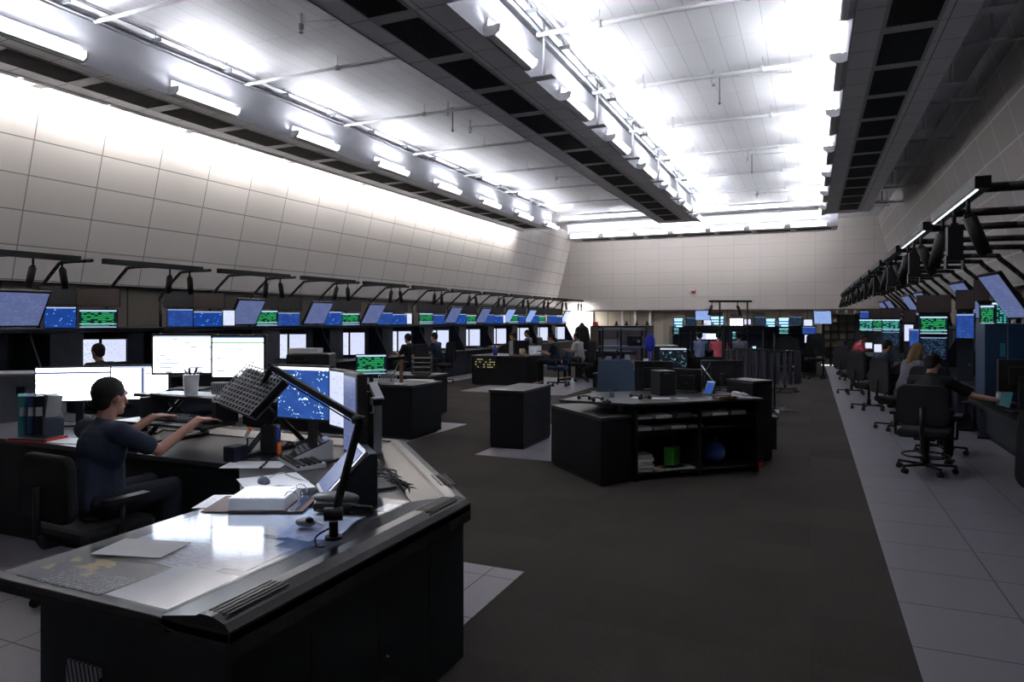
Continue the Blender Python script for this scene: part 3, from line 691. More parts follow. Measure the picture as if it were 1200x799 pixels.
mon_px(1094, 381, 12.4, 27, 20, s_green, 'brightest green table screen over the shadowed-wall consoles, stacked above a dark screen', z0=1.45, neck=False, dyaw=.1)
mon_px(1094, 408, 12.4, 26, 25, s_dark, 'dark text screen directly below the brightest green table screen', z0=1.0, dyaw=.1, neck=False)
mon_px(1044, 381, 16.6, 18, 13, s_greenc, 'middle green table screen on the shadowed row, behind the seated grey-shirted woman', z0=1.3, neck=False)
mon_px(1044, 397, 16.6, 18, 16, s_dark, 'dark text screen under the middle green table screen', z0=.95, neck=False)
mon_px(1027, 381, 20, 15, 13, s_green, 'second small green table screen from the far end of the shadowed row', z0=1.3, neck=False)
mon_px(1015, 381, 20, 14, 13, s_greenc, 'smallest green table screen on the shadowed row, the one at its far end', z0=1.3, neck=False)
mon_px(1018, 405, 19.5, 7, 7, s_port, 'tiny white page screen beside the pink-shirted person', z0=.76)
mon_px(1029, 408, 18.0, 8, 9, s_port, 'tiny white page screen, second from the pink-shirted person', z0=.76)
mon_px(1065, 390, 14.6, 9, 19, s_port2, 'narrow lilac upright screen between the green table screens of the shadowed row', z0=1.2, neck=False)
mon_px(1073, 396, 14.5, 12, 20, s_blue, 'upright dim blue screen right beside the narrow lilac one', z0=1.1, neck=False)
mon_px(1131, 382, 10.2, 17, 28, s_blue, 'tall dim blue screen under a brown foam panel on the shadowed row', z0=1.2, neck=False, dyaw=-.3)
mon_px(1157, 371, 9.45, 13, 26, s_green, 'narrow tilted green screen near the largest leaning display', z0=1.55, neck=False, dyaw=-.5)
mon_px(1172, 369, 9.35, 15, 29, s_greenc, 'narrow green and white screen between the tilted green one and the large leaning display', z0=1.5, neck=False, dyaw=-.5)
mon_px(1013, 369, 20, 9, 8, s_blue, 'tiny bright blue screen over the far end of the shadowed row', z0=1.76, neck=False)
for (u, v, d, w_, h_, lab) in ((1094, 366, 12.44, 34, 20, 'over the brightest green table screen'), (1131, 362, 10.24, 18, 22, 'over the tall dim blue screen'), (1044, 373, 16.64, 20, 12, 'over the middle green table screen'), (1024, 373, 20.03, 26, 10, 'over the two far green table screens'), (1150, 352, 9.5, 14, 24, 'leaning beside the bent arm'), (1066, 378, 14.64, 12, 15, 'over the narrow lilac screen')):
    p = P(u, v, d); baffle(p, facing(p), w_*d/F, h_*d/F, 'brown foam panel '+lab, m_brown, 'foam panels on the shadowed row')
# flight strip racks, slanted
def strip_rack(x, y, z, label, n=9):
    t = thing('strip_rack', label, 'rack', (x, y, z), 0, 'strip racks')
    R = Matrix.Rotation(math.radians(-38), 3, 'Y')
    def W(p): return R @ Vector(p)
    part('backing', MB().box(W((.35, 0, 0)), (.75, .62, .02), R), m_plastic, t)
    rm = MB()
    for q in (-.31, -.105, .105, .31): rm.box(W((.35, q, .02)), (.75, .015, .03), R)
    part('rail', rm, m_silver, t)
    sm_ = MB(); rs = random.Random(int(y*10))
    for q in (-.21, 0, .21):
        for i in range(14):
            if rs.random() < .75: sm_.box(W((.02+.05*i, q, .022)), (.030, .18, .010), R)
    part('paper_strips', sm_, m_paper2, t)
strip_rack(2.22, 9.7, .80, 'slanted rack of pale paper strips beside the dark blue partition on the shadowed row')
strip_rack(2.22, 10.5, .80, 'second slanted rack of paper strips, just beyond the one beside the blue partition')
t = thing('desk_extension', 'narrow black shelf edging the shadowed-wall desk under the stretched-out hand', 'shelf', (1.72, 7.0, .72))
part('slab', MB().bb(0, .335, 0, 2.6, 0, .038), m_satin, t, .006); part('lip', MB().bb(-.01, 0, 0, 2.6, -.01, .036), m_black, t)
t = thing('desk_extension', 'short black shelf carrying tiny white screens by the pink-shirted person', 'shelf', (1.38, 19.6, .72))
part('slab', MB().bb(0, .675, 0, 2.6, 0, .038), m_satin, t, .006); part('lip', MB().bb(-.01, 0, 0, 2.6, -.01, .036), m_black, t)
p = P(1174, 431, 7.7)
t = thing('console_partition', 'tall dark blue partition box on the shadowed-row desk near the camera', 'partition', (p.x, p.y, .76), 0)
part('body', MB().bb(-.16, .5, 0, .5, 0, .88), mat('deep_blue_panel', (.01, .03, .08), .4), t, .01)
part('seam_strip', MB().bb(.05, .06, -.004, 0, .02, .86), m_grey, t)
q = ray(1175, 410, (0, p.y-.003, 0), (0, 1, 0)); tag(part('note_card', MB().box((0, 0, 0), (.05, .004, .15)), m_teal, None, 0, q), 'small cyan note card stuck on the dark blue partition', 'note')
for i, (u, v, w_, h_) in enumerate(((1179, 462, .16, .2),)):
    q = P(u, v, 7.2); q.z = .85; tag(part('folded_sheet', MB().box((0, 0, 0), (w_*.6, .003, h_*.9)), mat('cyan_sheet', (.15, .45, .5), .6), None, 0, q, (-.4, .3, 0)), 'folded cyan sheet leaning in front of the dark blue partition', 'paper')
t = thing('water_bottle', 'small clear water bottle beside the folded cyan sheet', 'bottle', Pz(1171, 475, .76)); part('body', MB().cyl((0, 0, 0), (0, 0, .13), .03).cyl((0, 0, .13), (0, 0, .17), .03, .012), m_lgrey, t); part('lid', MB().cyl((0, 0, .17), (0, 0, .185), .014), m_blue, t)
monitor(P(1192, 440, 6.9), facing(P(1192, 440, 6.9))+math.pi+.4, .34, .3, s_off, 'back of a black screen at the near end of the shadowed row', z0=.76)

# ------------------------------------------------------------------ far end of the room
bk = [  # u, v, w, h, screen, label
 (795, 378, 10, 10, s_cyan, 'cyan and white screen at the bright-wall end of the far raised row'), (810, 377, 11, 9, s_dark, 'dark screen next to the cyan one at the end of the far raised row'),
 (829, 378, 8, 6, s_port, 'small white screen below the pale leaning map of the far row'), (840.5, 375.5, 15, 9, s_cyan, 'screen with a white header and cyan image under foam, beside the small white screen'),
 (863, 377, 14, 8, s_docn, 'widest blown-out white screen on the far raised row'), (876, 377, 7, 6, s_port, 'small white screen right beside the widest white one'),
 (890.5, 376, 12, 9, s_dark, 'dark blue screen under brown foam in the middle of the far row'), (903, 378, 10, 9, s_cyan, 'first of two cyan-edged white screens past the dark blue one'),
 (918.5, 377.5, 11, 10, s_cyan, 'second cyan-edged white screen, above a small green one'), (933, 376, 13, 9, s_dark, 'dark screen under the wide foam panel near the shadowed end of the far row'),
 (947, 378, 9, 7, s_port, 'small white screen just before the largest leaning map of the far row'), (948, 387, 14, 8, s_blue, 'blue screen below the small white screen by the largest leaning map'),
 (948, 397, 9, 9, s_port, 'pinkish white page screen lowest in the stack by the leaning map'), (918.5, 388, 10, 6, s_greenc, 'tiny green screen under the second cyan-edged screen'),
 (793, 388, 6, 6, s_greenc, 'tiny green screen at the bright-wall end of the far raised row')]
for (u, v, w_, h_, sc, lab) in bk:
    mon_px(u, v, 21.0, w_, h_, sc, lab, z0=P(u, v+h_/2+1.2, 21).z, neck=False, bezel=.02)
mon_px(823.5, 369.5, 20.8, 16, 11, s_hazeb, 'pale leaning map screen standing above the others on the far raised row', z0=1.55, tilt=.3, neck=True)
mon_px(964, 372, 20, 18, 15, s_hazeb, 'largest pale leaning map screen at the shadowed end of the far row', z0=.004, tilt=.3, dyaw=-.2)
for (u, v, w_, h_, lab) in ((809, 371.5, 12, 7, 'over the dark screen at the bright-wall end'), (840, 370, 13, 7, 'over the white-headed cyan screen'), (863, 372, 12, 7, 'over the widest white screen'), (890, 371, 12, 7, 'in the middle of the far row'), (933, 371, 13, 7, 'near the shadowed end of the far row')):
    p = P(u, v+3, 21.05); baffle(p, facing(p), w_*21/F, h_*21/F, 'small brown foam panel '+lab, m_brown, 'foam panels on the far row')
# consoles carrying that row
c0 = P(788, 400, 21.4); c1 = P(958, 400, 21.4)
n = 6
for i in range(n):
    a = c0+(c1-c0)*((i+.5)/n); wd = (c1-c0).length/n-.03
    t = thing('far_console', f'dark equipment console, {ORD[i+1]} from the bright-wall side in the far raised row', 'console', (a.x, a.y, 0), YAW, 'consoles of the far raised row')
    part('body', MB().bb(-wd/2, wd/2, 0, .6, .05, 1.22), m_equip, t, .01); part('top_shelf', MB().bb(-wd/2, wd/2, -.25, .6, 1.22, 1.27), m_navy, t); part('desk_shelf', MB().bb(-wd/2, wd/2, -.5, 0, .72, .76), m_satin, t)
    part('shelf_riser', MB().bb(-wd/2, wd/2, .05, .5, 1.27, 1.505), m_navy, t)
a = P(803, 355.5, 20.5)
t = thing('track_light_bar', 'free-standing black light bar on two posts over the far row', 'light bar', (P(831, 353, 20.5).x, P(831, 353, 20.5).y, 0), YAW)
zz = P(831, 353, 20.5).z
part('bar', MB().bb(0, 1.28, -.03, .03, zz-.03, zz+.03), m_black, t)
for x in (.32, 1.15): part('post', MB().cyl((x, 0, 0), (x, 0, zz), .025, n=8), m_black, t)
for i, x in enumerate((.08, .85)):
    q = t.matrix_basis @ Vector((x, 0, zz-.03)); spot(q, YAW, (0, .3-.6*i), f'{("tiny black spotlight at the bright-wall end", "tiny black spotlight past the middle")[i]} of the free-standing bar over the far row', 'spotlights over the far row')
# frame partitions in front of the far row with two bays
def framebox(u0, u1, vt, d, label, depth=.5, posts=(0, .5, 1), m=m_black, rails=(0, .36), name='glazed_frame_partition'):
    a, b = P(u0, vt, d), P(u1, vt, d); Wd = (b-a).length; H = a.z
    t = thing(name, label, 'partition', (a.x, a.y, .004), YAW)
    for f in posts: part('post', MB().bb(Wd*f-.03, Wd*f+.03, 0, .05, 0, H), m, t)
    for r in rails: part('rail', MB().bb(0, Wd, .0, .05, H*(1-r)-.06, H*(1-r)), m, t)
    part('lower_panel', MB().bb(0, Wd, .0, .04, 0, .70), m_satin, t)
    part('glass_pane', MB().bb(.03, Wd-.03, .02, .026, .70, H-.06), m_clear, t)
    return t
framebox(797, 848, 384, 18.0, 'black framed glass partition in front of the two people in pale and red shirts', posts=(0, .28, 1), rails=(0,))
framebox(850, 896, 384, 17.9, 'second black framed glass partition, beside the hanging strip carousel', posts=(0, .15, 1), rails=(0,))
mon_px(822, 394, 20, 10, 7, s_port2, 'lilac screen seen through the first glass partition', z0=1.0)
mon_px(835, 394, 19.8, 14, 6, s_docn, 'white screen seen through the first glass partition', z0=1.0)
mon_px(884, 410, 19, 4, 8, s_cyan, 'tiny cyan screen seen through the second glass partition', z0=.76)
mon_px(859, 393, 19.5, 6, 8, s_greenc, 'tiny green text screen seen through the second glass partition', z0=1.0)
# dividers by the glowing doorway and glazed cabinet
a, b = P(692, 382, 20.5), P(766, 382, 20.5)
t = thing('cubicle_partition', 'low brown office partition near the glowing doorway', 'partition', (a.x, a.y, 0), YAW)
part('panel', MB().bb(0, (b-a).length, 0, .06, 0, a.z-.02), m_brown, t); part('cap_rail', MB().bb(0, (b-a).length, -.01, .07, a.z-.02, a.z+.01), m_black, t)
for i, u in enumerate((722, 734, 746, 758)):
    q = P(u, 381, 20.5)
    t = thing('handset_stand', f'dark cone-shaped handset stand, {ORD[i+1]} from the glowing doorway on the partition top', 'stand', (q.x, q.y+.03, a.z+.01), YAW, 'cone stands on the partition')
    part('cone', MB().cyl((0, 0, 0), (0, 0, .10), .07, .02, 10), m_black, t); part('knob', MB().ball((0, 0, .12), .025), m_black, t)
    part('dish', MB().cyl((0, 0, -.0), (0, 0, .015), .1, n=12), m_paper2, t)
q = P(697, 379, 20.3); t = thing('box_file', 'small red box on the partition top nearest the glowing doorway', 'box', (q.x, q.y+.05, a.z+.01), YAW); part('body', MB().box((0, 0, .05), (.16, .1, .1)), m_red, t, .006); part('lid', MB().box((0, 0, .105), (.17, .11, .012)), m_red, t)
# black jacket on a stand
q = P(682, 400, 21.5)
t = thing('coat_stand', 'slim coat stand holding the black jacket in front of the glowing doorway', 'coat stand', (q.x, q.y, 0)); part('pole', MB().cyl((0, 0, 0), (0, 0, 1.62), .02), m_black, t)
part('foot', MB().cyl((0, 0, 0), (0, 0, .02), .2), m_black, t)
cb = MB(); prof = [(.05, 1.60), (.09, 1.52), (.22, 1.42), (.27, 1.05), (.30, .70), (.31, .45)]
for (r0, z0), (r1, z1) in zip(prof, prof[1:]): cb.cyl((0, 0, z0), (0, 0, z1), r0, r1, 14, caps=True)
o = part('hanging_jacket', cb, c_black, None, 0, (q.x, q.y, 0)); o.scale = (1, .55, 1); tag(o, 'long black jacket hanging in front of the glowing doorway', 'jacket')
# glazed cabinet
a, b = P(706, 385, 13.6), P(757, 385, 13.6); Wd = (b-a).length; H = a.z
t = thing('display_cabinet', 'open black framed shelf stand holding blue bottles and papers, mid room', 'shelf', (a.x, a.y, .004), YAW)
for x in (0, Wd*.42, Wd):
    for y in (0, .45): part('post', MB().bb(x-.02, x+.02, y-.02, y+.02, 0, H), m_black, t)
for z in (.05, .62, 1.12, H-.04): part('shelf', MB().bb(-.02, Wd+.02, -.02, .47, z, z+.035), mat('blue_grey_shelf', (.08, .11, .17), .5), t)
part('glass_pane', MB().bb(0, Wd, -.004, 0, .66, H-.05), m_clear, t)
def onshelf(fx, z, y=.15): return t0.matrix_basis @ Vector((fx*Wd, y, z))
t0 = t
j = thing('water_jug', 'round blue water jug on the black framed shelf stand', 'jug', onshelf(.40, .655)); part('body', MB().cyl((0, 0, 0), (0, 0, .2), .11, n=16).ball((0, 0, .2), (.11, .11, .07)), m_blue, j); part('cap', MB().cyl((0, 0, .25), (0, 0, .3), .03), m_lgrey, j)
j = thing('storage_jar', 'pale upright canister beside the blue jug on the shelf stand', 'canister', onshelf(.17, .655)); part('body', MB().cyl((0, 0, 0), (0, 0, .27), .06), m_lgrey, j); part('lid', MB().cyl((0, 0, .27), (0, 0, .29), .063), m_white, j)
j = thing('document_holder', 'tan and white folder standing on the shelf stand', 'folder', onshelf(.66, .655), YAW); part('cover', MB().box((0, 0, .16), (.22, .03, .32)), m_card, j); part('pages', MB().box((-.06, -.03, .16), (.1, .01, .34), rotX(.1)), m_paper, j)
j = thing('storage_bin', 'teal bin at the bright-wall side of the shelf stand', 'bin', onshelf(.05, .655, .3)); part('body', MB().box((0, 0, .12), (.14, .14, .24)), mat('grey_teal', (.1, .2, .3), .5), j); part('rim', MB().box((0, 0, .245), (.16, .16, .015)), m_grey, j)
j = thing('radio_unit', 'dark radio with green lamps on the upper shelf of the stand', 'radio', onshelf(.8, 1.155)); part('body', MB().box((0, 0, .1), (.3, .2, .2)), m_equip, j); part('dial', MB().cyl((.08, -.1, .1), (.08, -.12, .1), .03), m_grey, j)
j = thing('desk_fan', 'round bright blue plastic fan beside the shelf stand', 'fan', (-2.68, 12.4, .784), .2)
part('drum', MB().ball((0, 0, .48), (.09, .05, .17), 18, 12), mat('deep_blue_fan', (.01, .02, .30), .35), j); part('base', MB().cyl((0, .0, 0), (0, 0, .34), .022).cyl((0, 0, 0), (0, 0, .015), .09), m_blue, j)
# pigeonhole rack and door side shelving at the far shadowed corner
a = P(964, 400, 25.2); Wd = 1.35
t = thing('pigeonhole_rack', 'dark pigeonhole rack filled with tan boxes at the far corner of the tiled walkway', 'rack', (a.x, a.y, .004), 0)
part('back', MB().bb(0, Wd, .36, .4, 0, 1.85), m_beige, t)
for i in range(6): part('upright', MB().bb(Wd*i/5-.02, Wd*i/5+.02, 0, .36, 0, 1.85), m_black, t)
for i in range(7): part('shelf', MB().bb(0, Wd, 0, .36, .05+.3*i, .08+.3*i), m_black, t)
rs = random.Random(3)
for i in range(5):
    for jx in range(6):
        if rs.random() < .7:
            q = Vector((a.x+Wd*(i+.5)/5, a.y+.2, .004+.08+.3*jx)); mt = rs.choice([m_card, m_beige, m_paper2, m_beige, m_card])
            o = thing('file_box', f'small {"tan" if mt is m_card else "beige" if mt is m_beige else "grey" if mt is m_paper2 else "pale"} box, {ORD[i+1]} column from the carpet, {ORD[jx+1]} row up in the pigeonhole rack', 'box', q, 0, 'boxes in the pigeonhole rack')
            part('body', MB().box((0, 0, .08+.02*rs.random()), (.18, .2, .16)), mt, o); 
for i in range(4):
    o = thing('jar', f'small pale jar, {ORD[i+1]} from the carpet side on top of the pigeonhole rack', 'jar', (a.x+.2+.3*i, a.y+.2, .004+1.91), 0, 'jars on the pigeonhole rack'); part('glass', MB().cyl((0, 0, 0), (0, 0, .12), .05), m_lgrey, o); part('lid', MB().cyl((0, 0, .12), (0, 0, .15), .035), m_grey, o)
t = thing('floor_light_strip', 'low row of white lights on the floor before the pigeonhole rack', 'light strip', (a.x-.1, a.y-.12, .004)); part('channel', MB().bb(0, 1.1, 0, .06, 0, .05), m_black, t)
for i in range(3): part('lens', MB().bb(.05+.36*i, .33+.36*i, -.01, 0, .01, .045), m_led, t)

# ------------------------------------------------------------------ near pod: desk in the foreground
DZ = .76
def V2(p, z): return Vector((p.x, p.y, z))
m_top = mat('dark_grey_desktop', (.035, .035, .04), .35)
t = thing('corner_desk', 'large black control desk wrapping the foreground, with a glass-covered end', 'desk', (-2.1, 2.2, 0)); D = t
off = Vector((2.1, -2.2, 0))
def sh(poly): return [(x+2.1, y-2.2) for x, y in poly]
O_ = [(-1.56, 1.5), (-1.56, 3.05), (-2.75, 4.33), (-6.6, 4.33)]
I_ = [(-2.70, 1.5), (-2.74, 2.71), (-3.32, 3.27), (-6.6, 3.27)]
m_cab = mat('graphite_cabinet_paint', (.010, .012, .014), .5, spec=.25)
part('cabinet', MB().prism(sh([(-1.59, 1.54), (-1.59, 3.03), (-2.77, 4.30), (-6.6, 4.30), (-6.6, 3.30), (-3.30, 3.30), (-2.55, 2.68), (-2.49, 1.54)]), .0, .725), m_cab, t)
part('worktop', MB().prism(sh(O_+I_[::-1]), .725, DZ), m_top, t, .004)
def ridge(b):
    prof = [(-.0, .68), (.0, .765), (.02, .785), (.07, .80), (.12, .80), (.135, .792), (.28, .767), (.28, .74)]
    pts = [Vector((x, y)) for x, y in sh(O_)]; n = len(pts); secs = []
    for i, p in enumerate(pts):
        d1 = (pts[i]-pts[i-1]).normalized() if i else (pts[1]-pts[0]).normalized()
        d2 = (pts[i+1]-pts[i]).normalized() if i < n-1 else d1
        n1, n2 = Vector((-d1.y, d1.x)), Vector((-d2.y, d2.x)); m = (n1+n2).normalized(); k = 1/max(.3, m.dot(n1))
        secs.append([(p.x+m.x*k*o, p.y+m.y*k*o, z) for o, z in prof])
    vs = [v for s_ in secs for v in s_]; q = len(prof)
    fs = [(i*q+j, i*q+(j+1) % q, (i+1)*q+(j+1) % q, (i+1)*q+j) for i in range(n-1) for j in range(q)]
    fs += [tuple(range(q-1, -1, -1)), tuple(range((n-1)*q, n*q))]
    b.add(vs, fs)
b = MB(); ridge(b); part('edge_cowl', b, mat('charcoal_cowl', (.035, .032, .035), .22, .1), t)
for (x, y, r) in ((-1.635, 1.66, math.pi/2), (-1.635, 2.85, math.pi/2), (-1.86, 3.30, 2.31)):
    R = Matrix.Rotation(r, 3, 'Z'); vb = MB()
    for i in range(5): vb.box(Vector((x+2.1, y-2.2, .7985))+R @ Vector((0, (i-2)*.018, 0)), (.26, .007, .006), R)
    part('cowl_vent', vb, m_black, t)
sb_ = MB(); 
for y in (1.9, 2.3, 2.7): sb_.bb(.508, .512, y-2.2-.004, y-2.2+.004, .05, .68)
sb_.bb(.508, .512, -.66, .83, .665, .672)
part('panel_seams', sb_, m_black, t)
q = ray(100, 790, (0, 1.54, 0), (0, 1, 0)); part('vent_grille', MB().box((q.x+2.1, 1.535-2.2, q.z-.02), (.17, .01, .12)), m_slots, t, .0)
part('edge_trim', MB().bb(-.61, .28, -.705, -.66, .715, .735), m_black, t)
part('glass_cover', MB().prism(sh([(-2.68, 1.53), (-1.85, 1.53), (-1.85, 2.94), (-2.70, 2.94)]), DZ+.006, DZ+.011), m_deskglass, t)
# papers and poster under and on the glass
def lmap():
    k = NT('navy_gold_chart'); x, y, z, vec = k.xyz('Generated')
    n1 = k.noise(k.comb(x, y), 3.5, 4); g = k.math('MULTIPLY', k.math('MULTIPLY', k.math('GREATER_THAN', n1, .52), k.math('LESS_THAN', x, .55)), k.math('GREATER_THAN', y, .35))
    fr = k.math('LESS_THAN', k.math('FRACT', k.math('MULTIPLY', y, 16)), .4); c = k.math('GREATER_THAN', k.noise(k.comb(k.math('MULTIPLY', x, 30), k.math('FLOOR', k.math('MULTIPLY', y, 16))), 1.4), .5)
    tx = k.math('MULTIPLY', k.math('MULTIPLY', fr, c), k.math('MULTIPLY', k.math('GREATER_THAN', x, .25), k.math('LESS_THAN', y, .6)))
    base = k.mix(g, (.035, .05, .075), (.6, .42, .15)); k.base(k.mix(tx, base, (.45, .5, .55))); k.b.inputs['Roughness'].default_value = .5; return k.m
sheet((-2.40, 1.655, DZ), 0, .44, .235, 'dark blue chart with gold patches under the glass at the end of the foreground desk', lmap(), .002, 'wall_chart', 'chart')
def textsheet(name, base=(.8, .8, .83), ink=(.45, .45, .55), rows=30, cols=26, dens=.45):
    k = NT(name); x, y, z, vec = k.xyz('Generated'); r = k.math('FLOOR', k.math('MULTIPLY', y, rows)); fr = k.math('FRACT', k.math('MULTIPLY', y, rows))
    wn = k.n('ShaderNodeTexWhiteNoise'); k.t.links.new(k.comb(k.math('FLOOR', k.math('MULTIPLY', x, cols)), r), wn.inputs['Vector'])
    on = k.math('MULTIPLY', k.math('LESS_THAN', fr, .45), k.math('LESS_THAN', wn.outputs[0], dens))
    mg = k.math('MULTIPLY', k.math('GREATER_THAN', x, .08), k.math('LESS_THAN', x, .92)); k.base(k.mix(k.math('MULTIPLY', on, mg), base, ink)); k.b.inputs['Roughness'].default_value = .6; return k.m
m_text = textsheet('printed_page'); m_text2 = textsheet('lilac_printed_page', (.62, .62, .74), (.4, .4, .55), 16, 12, .3)
sheet((-2.02, 1.70, DZ), 0, .29, .30, 'white sheet under the glass, nearest the front corner of the foreground desk', m_paper, .002)
sheet((-2.30, 2.02, DZ), .0, .60, .40, 'large printed sheet under the glass, behind the blue and gold chart', m_text, .0015)
sheet((-2.44, 1.90, DZ+.011), .25, .30, .19, 'loose white sheet lying on top of the glass by the blue and gold chart', m_paper, .003)
sheet((-2.28, 2.46, DZ), .0, .74, .40, 'large white chart under the glass beneath the ring binder', m_paper, .0015)
sheet((-1.99, 2.42, DZ+.002), .3, .26, .30, 'lilac printed page under the glass beside the boom lamp base', m_text2, .0015)
sheet((-2.05, 2.02, DZ+.0015), .02, .30, .26, 'lilac-tinted page under the glass between chart and cowl', m_text2, .0012)
sheet(V2(Pz(463, 596, DZ), DZ), 0, .16, .12, 'small blank white card under the far corner of the desk glass', m_paper, .002)
# ring binder
q = Pz(312, 596, DZ); bt = thing('ring_binder', 'thick open ring binder of white pages on the foreground desk glass', 'binder', (q.x, q.y+.02, DZ+.011), math.radians(24))
part('page_block', MB().box((-.02, .0, .035), (.27, .24, .055)), m_paper, bt, .004)
part('cover', MB().box((-.04, .02, .003), (.48, .29, .005)), mat('brown_cover', (.12, .08, .07), .6), bt)
part('top_page', MB().box((-.02, .0, .064), (.265, .235, .002)), m_text, bt)
for k in (-.07, .0, .07):
    part('ring', MB().tube([(.15+.035*math.cos(a*.45)-.02, k, .045+.045*math.sin(a*.45)) for a in range(8)], .003, 6), m_chrome, bt)
part('spine_bar', MB().box((.15, 0, .010), (.035, .26, .01)), m_chrome, bt)
sheet((q.x-.26, q.y-.02, DZ+.011), math.radians(24), .2, .25, 'loose page fanned out from the ring binder', m_text, .003)
# mouse, pad paper, keyboards
q = Pz(322, 566, DZ); sheet(V2(q, DZ+.001), math.radians(-35), .42, .34, 'big white sheet used as a mouse mat on the foreground desk', m_paper, .002)
q = Pz(308, 568, DZ); sheet(V2(q, DZ+.004), math.radians(-20), .22, .16, 'smaller white sheet directly under the dark mouse', m_paper, .0015)
q = Pz(309, 567, DZ); mouse(V2(q, DZ+.006), math.radians(60), 'dark wired mouse on white paper in the foreground', mat('slate_mouse', (.05, .06, .09), .4))
keyboard((-2.99, 3.46, DZ+.004), math.radians(-33), 'silver framed black keyboard behind the white paper of the foreground desk', m_silver, .44, .19)
cm = MB().tube([V for V in catmull([V2(Pz(316, 562, DZ), DZ+.012), V2(Pz(330, 556, DZ), DZ+.012), V2(Pz(345, 562, DZ), DZ+.01), V2(Pz(362, 566, DZ), DZ+.01)], 5)], .003, 6)
tag(part('mouse_cord', cm, m_lgrey), 'thin grey cord curling away from the dark mouse', 'cord')
# sloped keypad phone
q = Pz(364, 538, DZ)
t = thing('keypad_phone', 'sloped black keypad phone with silver side behind the silver keyboard', 'phone', V2(q, DZ), math.radians(-42))
part('wedge_body', MB().prism([(-.12, 0), (.12, 0), (.12, .13), (-.12, .03)], -.11, .11, 'x'), m_plastic, t, .006)
part('side_plate', MB().prism([(-.125, 0), (.125, 0), (.125, .138), (-.125, .036)], .11, .122, 'x'), m_silver, t)
kb = MB(); R = Matrix.Rotation(math.atan2(.10, .24), 3, 'X')
for i in range(6):
    for jx in range(6): kb.box(Vector((-.085+.034*i, -.085+.03*jx, .047+(.1/.24)*(.035+.03*jx))), (.024, .02, .01), R)
part('keys', kb, m_grey, t); part('display', MB().box((-.02, .10, .127), (.12, .03, .008), R), s_haze, t)
# touch panel on black wedge and handset
q = Pz(404, 588, DZ)
t = thing('touch_panel_unit', 'silver-edged touch panel leaning on a black wedge, foreground desk', 'touch screen', V2(q, DZ), math.radians(-44))
ti = math.radians(-50)
part('wedge_base', MB().prism([(-.10, 0), (.14, 0), (.14, .26), (.10, .26), (-.10, .04)], -.14, .14, 'x'), mat('blue_black_plastic', (.02, .025, .035), .45), t, .006)
Rt = Matrix.Rotation(math.radians(-42), 3, 'X')
hd = part('panel_frame', MB().box((0, 0, 0), (.29, .02, .30), ), m_silver, t, .006, (0, -.015, .165), (math.radians(-44), 0, 0))
part('screen', MB().box((0, -.012, 0), (.25, .004, .26)), s_haze, hd)
q = Pz(405, 594, DZ)
t = thing('desk_handset', 'rounded grey and black phone handset in its cradle by the touch panel', 'phone', (q.x+.02, q.y-.10, DZ+.011), math.radians(20))
part('cradle', MB().box((0, 0, .025), (.20, .11, .05)), m_plastic, t, .02); part('handset', MB().ball((0, 0, .062), (.115, .04, .03), 18, 10), mat('olive_grey_plastic', (.12, .125, .12), .35), t)
hc = MB().tube(catmull([(q.x-.09, q.y-.1, DZ+.03), (q.x-.16, q.y-.02, DZ+.02), (q.x-.13, q.y+.07, DZ+.05), (q.x-.05, q.y+.1, DZ+.1)], 6), .010, 8)
tag(part('coiled_cord', hc, m_grey), 'thick grey cord looping beside the phone handset', 'cord')
q = Pz(424, 604, DZ); t = thing('stapler', 'small black stapler lying on the desk glass', 'stapler', V2(q, DZ+.011), .5); part('base', MB().box((0, 0, .006), (.11, .03, .012)), m_plastic, t, .003); part('jaw', MB().box((0, 0, .028), (.10, .028, .022), Matrix.Rotation(.12, 3, 'Y')), m_plastic, t, .006)
q = Pz(358, 620, DZ); t = thing('headset', 'bunched clear and black earpiece with case by the boom lamp', 'headset', V2(q, DZ+.011)); part('case', MB().ball((0, 0, .02), (.05, .035, .02)), m_grey, t); part('earpiece', MB().ball((.03, -.01, .035), (.02, .015, .015)), m_plastic, t); part('cable', MB().tube(catmull([(.03, 0, .03), (.07, .03, .01), (.0, .06, .01), (-.06, .02, .01)], 5), .004, 6), m_lgrey, t)
# monitors of the foreground desk
mon_px(355, 460, 4.35, 57, 60, s_radar, 'large blue radar screen at the corner of the foreground desk', dyaw=-math.radians(40), z0=DZ, bezel=.012)
mon_px(398, 468, 4.05, 22, 64, s_port2, 'pale upright screen seen edge-on just right of the blue radar screen', dyaw=-math.radians(66), z0=DZ, bezel=.014)
mon_px(410, 485, 3.72, 13, 88, s_haze, 'tall dark upright screen seen nearly edge-on, nearest the boom lamp', dyaw=-math.radians(72), z0=DZ, bezel=.018, thick=.06)
q = Pz(442, 532, DZ)
t = thing('monitor_arm_stand', 'grey square post with white-topped arm behind the edge-on screens', 'stand', V2(q, DZ), math.radians(-40))
part('post', MB().box((0, 0, .17), (.055, .055, .34)), m_grey, t, .006); part('foot', MB().box((0, 0, .008), (.18, .14, .016)), m_plastic, t); part('arm', MB().box((-.02, .0, .36), (.10, .07, .05)).box((-.10, .02, .40), (.2, .05, .035), Matrix.Rotation(.45, 3, 'Y')), m_plastic, t, .006)
part('arm_cover', MB().box((-.09, .02, .425), (.22, .055, .012), Matrix.Rotation(.45, 3, 'Y')).box((.03, .0, .388), (.07, .06, .01)), m_lgrey, t)
